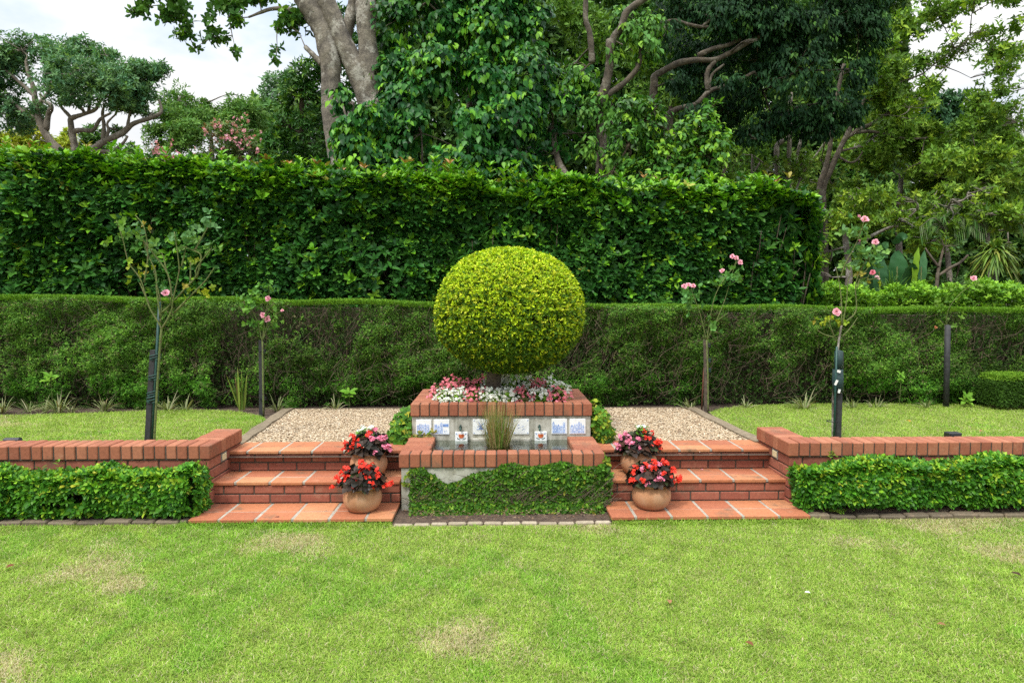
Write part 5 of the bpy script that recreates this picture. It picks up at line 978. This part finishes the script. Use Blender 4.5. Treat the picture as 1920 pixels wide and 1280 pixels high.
tree('big_trunk_tree', 'huge grey barked tree with several leaning trunks and a branch overhanging the sky', BY, Lm, ov, dict(dens=95, L=.115, W=.058, k=4, cols=[(.035, .095, .02), (.05, .12, .024), (.07, .155, .027)], new=[(.13, .26, .03)], newp=.10, gap=-.5, gs=3.4, up=-.1, shape='leaf', tr=.014, nt=6), M['bark'], seed=9)
# 7 vine covered mass
vs = dict(dens=112, L=.115, W=.07, k=4, cols=[(.019, .088, .018), (.030, .120, .020), (.048, .152, .024), (.014, .068, .016)], new=[(.12, .30, .028), (.17, .36, .034), (.09, .24, .024)], newp=.22, gap=-.5, gs=2.3, up=-.45, out=.75, shape='heart', spread=(25, 75), droop=1.3, nt=4, hang=1)
VY = 12.2
vl = [(692, 208, 36, 22, -.55), (652, 232, 32, 20, -.6), (640, 290, 28, 34, -.4), (672, 285, 34, 30, -.6), (640, 180, 14, 26, -.1), (740, 40, 60, 50, .6), (830, 30, 70, 60, .8), (920, 40, 70, 60, .6), (1000, 50, 60, 60, .8), (740, 130, 56, 50, .4), (820, 120, 60, 50, 0), (900, 130, 60, 50, .2), (985, 140, 60, 56, .3), (760, 200, 60, 44, .1), (690, 240, 60, 34, -.3), (650, 262, 44, 24, -.5), (790, 250, 70, 50, -.2), (870, 220, 70, 50, -.3), (950, 230, 60, 54, -.1), (1030, 200, 50, 50, .5), (720, 300, 60, 40, -.3), (660, 318, 36, 34, .1), (790, 320, 70, 44, -.2), (870, 310, 70, 50, -.4), (950, 310, 64, 44, -.2), (1030, 290, 60, 50, .3), (1060, 345, 60, 40, .2), (1080, 250, 44, 40, .6), (1090, 150, 36, 40, .9), (860, 370, 90, 40, 0), (980, 370, 80, 36, .1), (720, 360, 70, 36, 0), (780, -30, 90, 40, .8), (930, -30, 110, 40, .8)]
tree('vine_covered_tree', 'wide tree smothered in hanging heart leaved vines, right of the big grey trunk', VY, [([(880, 700, .5), (885, 400, .6), (890, 150, .8), (895, 0, .8)], 18, 12), ([(960, 700), (965, 330), (966, 200)], 9, 5), ([(1112, 700), (1108, 420), (1094, 368), (1062, 330), (1045, 300, .4), (1035, 240, .6)], 10, 6)], vl, vs, M['bark_mid'], leafm='gloss', seed=10)
# 8 pruned tree and limbs
def zb(*p): return [(1040+x*.2813, y*.2813) for x, y in p]
PY = 12.6
Lm = [([(1124, 700), (1126, 380)]+zb((310, 980), (312, 800), (300, 700), (345, 560), (370, 430), (370, 265)), 11.5, 7), (zb((340, 640), (400, 600), (480, 540), (560, 440), (575, 330)), 6, 4), (zb((372, 400), (390, 260), (440, 190), (480, 80), (600, -10), (700, -80)), 7, 6), (zb((255, 420), (250, 330), (235, 220), (205, 120), (205, -40)), 6, 4.5)]
tree('pruned_tree', 'rough barked tree with a sawn off trunk, between the vines and the bright bush', PY, Lm, [(1140, 95, 30, 22), (1190, 60, 30, 26), (1220, 40, 26, 24), (1150, 140, 30, 24), (1195, 125, 30, 20), (1215, 100, 22, 18), (1080, 120, 34, 30, .8), (1060, 60, 40, 30, 1), (1100, 125, 30, 16, 0), (1170, 30, 24, 20, .6), (1145, 190, 26, 26), (1110, 205, 24, 30), (1150, 225, 22, 22, -.45), (1106, 275, 16, 26, -.45), (1150, 300, 22, 24, -.45), (1135, 110, 16, 14, -.45), (1215, 75, 18, 14, -.4)], dict(dens=75, L=.115, W=.058, k=4, cols=[(.05, .14, .024), (.07, .18, .028), (.095, .215, .032)], new=[(.18, .33, .036)], newp=.2, gap=-.3, up=-.2, shape='heart', hang=1), M['bark_mid'], leafm='leaf', seed=11)
# 9 bright bush
tree('bright_bush', 'bright green bushy shrub rising above the tall hedge, right of the pruned tree', 11.4, [([(1260, 640), (1262, 420), (1265, 280)], 5, 3), ([(1300, 640), (1310, 420), (1330, 300)], 5, 3)], [(1185, 200, 30, 26), (1210, 225, 36, 40), (1180, 270, 40, 44), (1240, 290, 44, 44), (1270, 255, 34, 34), (1310, 240, 34, 36), (1345, 265, 34, 34), (1320, 290, 50, 44), (1365, 310, 34, 34), (1290, 330, 60, 36), (1210, 330, 60, 36), (1335, 200, 14, 16), (1350, 340, 46, 28), (1150, 320, 30, 40)], dict(dens=95, L=.10, W=.055, k=4, cols=[(.055, .16, .024), (.08, .205, .028), (.042, .13, .022)], new=[(.17, .34, .034), (.21, .39, .042)], newp=.22, gap=-.4, gs=3, up=.1, shape='heart', hang=1, lift=.35), M['twig'], leafm='gloss', seed=12)
# 10 the dark canopy with its limbs
Lm = [([(1225, 720), (1224, 420), (1222, 230)]+zb((660, 560), (665, 510), (730, 470), (830, 420), (950, 400), (1080, 395), (1220, 325), (1350, 250), (1480, 200)), 8, 3.5), ([(1240, 720), (1245, 420), (1250, 240)]+zb((790, 740), (940, 695), (1030, 610), (1130, 575), (1230, 535), (1330, 480)), 6.5, 2.5), (zb((1025, 605), (1015, 520), (1030, 460), (1070, 410)), 5, 4), (zb((640, 150), (720, 150), (800, 140), (900, 165), (990, 180), (1130, 175)), 4, 2.5), (zb((990, 175), (1060, 120), (1200, 70), (1350, 55), (1450, 60)), 3, 2), (zb((960, 370), (1060, 325), (1160, 300), (1240, 260)), 5, 3), (zb((1030, 600), (1050, 500), (1130, 430)), 3, 2)]
dk = [(1450, 40, 80, 50), (1540, 50, 70, 60), (1610, 60, 46, 60), (1380, 30, 70, 44), (1300, 20, 60, 34, .6), (1420, 110, 70, 40, .4), (1500, 130, 70, 50), (1580, 130, 50, 50), (1430, 170, 60, 34, .6), (1500, 200, 60, 40, .3), (1560, 190, 46, 40), (1450, 225, 50, 26, .5), (1530, 235, 44, 22, .2), (1600, 200, 24, 30), (1360, 200, 60, 40, 1.2), (1320, 150, 60, 40, 1.4), (1290, 90, 60, 40, 1.4), (1240, 20, 40, 30, 1.2), (1400, 250, 40, 20, .8), (1640, 30, 26, 40), (1350, 90, 40, 30, 1.0), (1440, -30, 110, 40), (1580, -30, 90, 40), (1300, -40, 110, 40, .5), (1420, 262, 14, 10, .2), (1620, 130, 24, 30), (1330, 112, 34, 12, -.5), (1270, 150, 22, 20, -.5), (1375, 150, 30, 12, -.4), (1300, 205, 24, 12, -.5), (1390, 80, 40, 22, -.5), (1250, 60, 30, 26, -.3)]
tree('dark_canopy_tree', 'tree with a very dark dense hanging canopy and crooked horizontal limbs, right of centre', 13.4, Lm, dk, dict(dens=90, L=.12, W=.044, k=6, cols=[(.010, .038, .014), (.015, .05, .016), (.023, .068, .02)], new=[(.06, .14, .026)], newp=.06, gap=-.5, gs=2.6, up=-.35, hang=1, shape='kite', nt=5), M['bark_mid'], leafm='matte', seed=13)
tree('understorey_tree', 'loose lit foliage of a tree seen behind the crooked limbs of the dark canopy', 18, [([(1250, 640), (1255, 300), (1260, 100)], 7, 4)], [(1250, 70, 60, 40), (1330, 60, 50, 36), (1210, 110, 50, 40), (1300, 120, 60, 30), (1360, 40, 50, 40), (1110, 60, 50, 50), (1060, 20, 50, 40), (1250, 180, 60, 40), (1340, 190, 60, 40), (1420, 250, 60, 40), (1380, 300, 50, 40), (1300, 250, 60, 50)], dict(dens=46, L=.15, W=.055, k=5, cols=[(.095, .19, .03), (.13, .24, .035), (.07, .15, .027)], gap=-.2, gs=1.8, up=.0), M['bark_dark'], seed=14)
# 11 airy tree at the right with long leaning limbs
def zr(*p): return [(1380+x*.2969, 180+y*.2969) for x, y in p]
Lm = [([(1545, 640), (1535, 420)]+zr((525, 580), (560, 470), (590, 350), (600, 270), (625, 120), (640, 0), (680, -200)), 6, 3.2), ([(1552, 640), (1545, 420)]+zr((550, 590), (600, 460), (650, 350), (700, 250), (770, 110), (850, -30), (930, -150), (1000, -350)), 6.5, 3.5), (zr((700, 260), (780, 210), (860, 175), (960, 110), (1080, 60)), 4.5, 2), (zr((720, 235), (850, 225), (960, 250), (1090, 270), (1200, 265)), 3.5, 1.5), (zr((850, -30), (930, -60), (1050, -90), (1180, -140)), 3.5, 1.5), (zr((800, 50), (900, 0), (980, -10), (1100, -30)), 3, 1.2), (zr((650, 350), (740, 330), (800, 320)), 2.5, 1.2), (zr((640, 380), (720, 420), (770, 400), (800, 350)), 2.5, 1.2)]
q = random.Random(5); pads = []
for i in range(84):
    x = q.uniform(1640, 1940); y = q.uniform(-30, 330)
    if y < 60 and x < 1690: continue
    if 100 < y < 240 and x > 1770 and q.random() < .55: continue
    if x > 1880 and y < 120 and q.random() < .6: continue
    pads.append((x, y, q.uniform(28, 56), q.uniform(20, 38), q.uniform(-1.2, 1.2)))
tree('airy_tree', 'airy light green tree with long slanting limbs, filling the upper right', 15.5, Lm, pads+[(1590+i*14, 150+i*9, 22, 9, .5) for i in range(6)], dict(dens=78, L=.12, W=.048, k=5, cols=[(.115, .22, .03), (.15, .27, .034), (.085, .17, .027)], new=[(.24, .36, .042)], newp=.22, gap=.02, gs=4.2, lo=.05, up=.25, tr=.016, nt=5, spread=(45, 88)), M['bark_mid'], seed=15)
# 12 dark trees far right, mid green behind
tree('dark_distant_tree', 'dark bluish green round tree behind the airy tree at the right', 26, [([(1790, 640), (1790, 400), (1795, 260)], 8, 4)], [(1770, 200, 50, 34), (1740, 240, 50, 50), (1820, 250, 60, 54), (1870, 290, 50, 60), (1900, 330, 50, 60), (1790, 310, 70, 50)], dict(dens=50, L=.2, W=.09, cols=[(.032, .09, .04), (.045, .115, .048), (.06, .135, .054)], gap=-.7), M['bark_dark'], seed=16)
tree('olive_tree', 'broad olive green tree with drooping layered sprays, right of the dark canopy', 17, [([(1690, 640), (1685, 420), (1690, 330)], 7, 4), ([(1690, 400), (1760, 330), (1840, 300)], 4, 2)], rl(40, 1590, 1920, 215, 385, 44, 28, (-1.5, 1.2), 77), dict(lo=.1, dens=80, L=.13, W=.05, k=5, cols=[(.08, .165, .025), (.11, .21, .03), (.145, .24, .036)], new=[(.22, .33, .042)], newp=.16, gap=-.12, gs=4.0, up=.1), M['bark'], seed=17)
# 13 low layered tree behind the roses
tree('low_layered_tree', 'low tree with bright yellowish layered foliage beyond the right end of the tall hedge', 13, [([(1575, 640), (1592, 520), (1585, 440), (1600, 390)], 7, 4), ([(1590, 470), (1660, 430), (1760, 400), (1850, 395)], 3.5, 1.5)], rl(32, 1510, 1930, 352, 420, 42, 22, (-1, 1.2), 41)+rl(12, 1700, 1930, 410, 480, 34, 22, (-.6, .8), 42)+[(1560, 470, 26, 40), (1590, 430, 34, 22), (1560, 520, 30, 26), (1600, 500, 26, 30, 1), (1700, 395, 40, 14)], dict(dens=95, L=.10, W=.042, k=5, cols=[(.115, .21, .027), (.155, .265, .032), (.085, .165, .025)], new=[(.25, .35, .042)], newp=.2, gap=-.12, gs=4.2, lo=.1, up=.15), M['bark'], seed=18)
tree('gnarled_shrub', 'gnarled grey shrub with crooked bare forks under the low layered tree', 12, [([(1752, 640), (1757, 530), (1760, 505), (1768, 470)], 4, 2), ([(1757, 518), (1785, 500), (1800, 492), (1815, 478)], 3, 2), ([(1760, 500), (1745, 480), (1735, 465)], 2.5, 1.5)], [(1770, 462, 40, 20), (1820, 470, 30, 16), (1735, 462, 24, 14), (1790, 530, 40, 22, .5), (1840, 545, 40, 20, .6)], dict(dens=120, L=.07, W=.03, k=5, cols=[(.045, .105, .03), (.06, .13, .035), (.09, .16, .05)], gap=-.1, gs=4, up=.1, tr=.02), M['bark_dark'], group='shrubs beyond the hedges at the right', cat='shrub', seed=23)
# 14 slender trunks
tree('slender_trunks', 'cluster of slender rough trunks under the dark canopy, right of the bright bush', 15, [([(1452, 640), (1454, 420)]+zr((255, 560), (258, 440), (255, 330), (270, 300), (330, 265)), 6.5, 4), ([(1480, 640), (1480, 420)]+zr((335, 600), (330, 450), (335, 300), (340, 130), (345, -20)), 5, 3.5), (zr((355, 500), (380, 400), (400, 310), (425, 220), (440, 120)), 3.5, 2.5), (zr((365, 640), (400, 540), (440, 460), (520, 350), (560, 290)), 2.2, 1.2)], [(1410, 290, 30, 40), (1440, 320, 40, 34), (1500, 310, 36, 30), (1400, 340, 34, 30), (1540, 300, 30, 26, 1), (1480, 350, 70, 24, 1), (1560, 345, 40, 30, 1)], dict(dens=66, L=.115, W=.048, k=5, cols=[(.08, .16, .026), (.11, .20, .032), (.14, .21, .038)], gap=-.3, gs=2.6, up=.1), M['bark'], seed=19)
# far wood behind everything: uncountable mass
f = Fol()
for x0, x1, y0, y1, Y, n in ((-200, 330, 300, 560, 27, 9000), (470, 760, 180, 560, 27, 9000), (700, 1700, -40, 560, 25, 50000), (1640, 2100, 350, 560, 24, 16000), (-300, 150, 262, 330, 29, 3000)):
    px = U(x0, x1, n); py = y0+(y1-y0)*rng.random(n); edge = 14*np.sin(px*.05)+10*np.sin(px*.13+1); k = py > y0+12+edge*(y0 > 100); px = px[k]; py = py[k]; p = np.array([P(a_, b_, Y+c_) for a_, b_, c_ in zip(px, py, U(-1.5, 2, len(px)))])
    f.whorl(p, U(-1, 1, p.shape)+[0, -.5, .4], 4, .24, .12, pal(len(p), [(.055, .13, .03), (.08, .17, .036), (.04, .10, .028), (.11, .20, .036)])*(.85+.3*(lump(p, .9, 3)[:, None])), (35, 85), 'kite')
tag(f.build('far_wood', M['leaf'], None), kind='stuff')
# ---- shrubs right of the tall hedge
BYs = 9.7; r = empty('shrub_border', (P(1720, 560, BYs)[0], BYs, ZU), 'row of light green shrubs showing above the long clipped hedge at the right', 'shrubs'); f = Fol(); n = 5200
px = U(1505, 2150, n); p = np.array([P(a_, b_, BYs+c_) for a_, b_, c_ in zip(px, 540+70*rng.random(n)-6*np.sin(px*.045)-5*np.sin(px*.11)-(px > 1760)*6, U(-.2, .5, n))]); hi = p[:, 2] > P(0, 556, BYs)[2]
c = pal(n, [(.14, .28, .032), (.20, .36, .04), (.10, .22, .028)]); c[hi] *= 1.15; f.whorl(p, np.array([[0, -.3, 1.]])+U(-.6, .6, (n, 3)), 5, .075, .026, c, (30, 72), 'leaf'); f.build('foliage', M['leaf'], r); mb = MB()
for i in range(160): 
    x = U(P(1510, 0, BYs)[0], P(2100, 0, BYs)[0]); mb.tube([(x, BYs+.1, .3), (x+U(-.1, .1), BYs+U(-.1, .3), 1.5)], [.01, .004], 4)
mb.build('stems', M['twig'], r)
# ---- strelitzia
SYs = 11.6; r = empty('strelitzia', (P(1680, 560, SYs)[0], SYs, ZU), 'big leaved banana like plant with broad dark paddles behind the right rose', 'plant')
def paddle(pts, wd, col, name='leaf'):
    q = curve(np.array([P(x_, 552-(556-y_)*.82, SYs+dy_) for x_, y_, dy_ in pts]), 6); t = np.linspace(0, 1, len(q)); wv = wd*mpx(SYs)*np.sin(np.pi*np.clip(t*.93+.07, 0, 1))**.6; tg = nrm(np.gradient(q, axis=0)); sd = nrm(np.cross(tg, np.array([[.15, -1, .25]]))); nn = np.cross(sd, tg)
    V = []; Q = []; s = 5
    for i in range(len(q)):
        for j in range(s): u = (j-2)/2; V.append(q[i]+sd[i]*wv[i]*u+nn[i]*(abs(u)*.18*wv[i]+.012*math.sin(i*1.9+j)))
    for i in range(len(q)-1):
        for j in range(s-1): Q.append((i*s+j, i*s+j+1, (i+1)*s+j+1, (i+1)*s+j))
    mesh_obj(name, V, [], M['gloss'], r, np.tile(col, (len(V), 1))*(1+U(-.06, .06, (len(V), 1))), True, Q)
for pts, wd, cl in (([(1650, 556, 0), (1648, 510, 0), (1652, 468, .1)], 17, (.028, .085, .03)), ([(1678, 556, .1), (1682, 500, .1), (1684, 455, .2)], 21, (.03, .095, .03)), ([(1698, 556, 0), (1704, 510, -.1), (1712, 484, -.2)], 16, (.035, .10, .034)), ([(1712, 560, -.1), (1716, 490, -.15), (1722, 448, -.1)], 7, (.17, .30, .03)), ([(1724, 560, 0), (1729, 500, 0), (1733, 455, .1)], 9, (.05, .13, .05)), ([(1664, 470, .2), (1650, 452, 0), (1640, 434, -.1)], 9, (.05, .12, .04)), ([(1644, 462, .1), (1656, 448, 0), (1665, 436, 0)], 8, (.05, .13, .045)), ([(1632, 556, .3), (1630, 520, .3), (1638, 480, .3)], 15, (.02, .055, .02)), ([(1676, 440, .3), (1690, 424, .2), (1702, 425, .2)], 8, (.035, .10, .035))): paddle(pts, wd, cl)
mb = MB()
for x0, x1_, y1_ in ((1650, 1648, 510), (1680, 1682, 500), (1714, 1716, 490), (1724, 1727, 500), (1698, 1702, 520)): mb.tube([P(x0+4, 690, SYs), P(x0+1, 600, SYs), P(x1_, y1_, SYs)], [.03, .024, .012], 7)
mb.build('stalks', M['cane'], r)
# ---- strappy clumps, cordyline, palm
def strappy(name, px, py, Y, n, L, wd, label, cols, t0, t1, droop, trunk=None, cat='plant'):
    c = P(px, py, Y); r = empty(name, (c[0], Y, ZU-.03), label, cat); f = Fol(); a = U(0, 6.28, n); t = np.radians(U(t0, t1, n)); d = np.stack([np.cos(a)*np.sin(t), np.sin(a)*np.sin(t), np.cos(t)], 1)
    f.strap(np.tile(c, (n, 1))+U(-.05, .05, (n, 3)), d, L*U(.65, 1.1, n), wd, pal(n, cols), U(*droop, n), 6); f.build('leaves', M['gloss'], r)
    if trunk: mb = MB(); mb.tube(curve([(c[0]+trunk, Y, .3), (c[0]+trunk*.5, Y, .3+(c[2]-.3)*.5), c], 4), np.linspace(.07, .05, 9), 8, wob=.1); mb.build('trunk', M['bark'], r, True)
strappy('cordyline', 1866, 472, 11, 300, .46, .046, 'cordyline with a dense mop of drooping strap leaves at the far right', [(.11, .19, .03), (.16, .24, .04), (.08, .15, .028), (.24, .26, .06)], 5, 125, (.25, 1.15), .05, 'palm like tree')
strappy('strappy_plant', 1672, 560, 10.6, 70, .55, .034, 'clump of dark strap leaves in front of the big leaved plant', [(.06, .14, .03), (.10, .19, .035), (.04, .10, .025)], 5, 65, (.1, .5))
strappy('strappy_plant', 1715, 566, 10.8, 40, .55, .04, 'smaller clump of dark strap leaves just right of the first clump', [(.05, .12, .03), (.08, .16, .03)], 5, 60, (.1, .5))
for px, py, lb, s in ((1850, 430, 'arching feathery palm frond above the cordyline at the right edge', 1), (1772, 432, 'grey green palm frond left of the cordyline', .8)):
    Y = 12.4; c = P(px, py, Y); r = empty('palm', (c[0]+.2, Y, ZU-.03), lb, 'palm', 'small palms at the right'); f = Fol(); mb = MB()
    for a, l in ((-.9, .9), (-.3, .75), (.35, .9), (.9, 1.0), (-1.3, .7), (1.3, .8)):
        l *= s; q = curve(np.array([c, c+[math.sin(a)*l*.5, -.1, l*.36*math.cos(a)+.05], c+[math.sin(a)*l, -.15, l*.36*math.cos(a)-.15*abs(math.sin(a))]]), 9); mb.tube(q, np.linspace(.012, .004, len(q)), 5); tg = nrm(np.gradient(q, axis=0))
        for sg in (-1, 1):
            sd = nrm(np.cross(tg, [[0, -1., .3]]))*sg; f.strap(q, sd+tg*.7, .26*s, .022, pal(len(q), [(.06, .14, .035), (.10, .19, .045), (.13, .18, .08)]), .25, 4)
    f.build('fronds', M['leaf'], r); mb.tube(curve([(c[0]+.25, Y, .3), (c[0]+.15, Y, c[2]*.6), c], 4), np.linspace(.06, .04, 9), 8); mb.build('trunk', M['bark'], r, True)
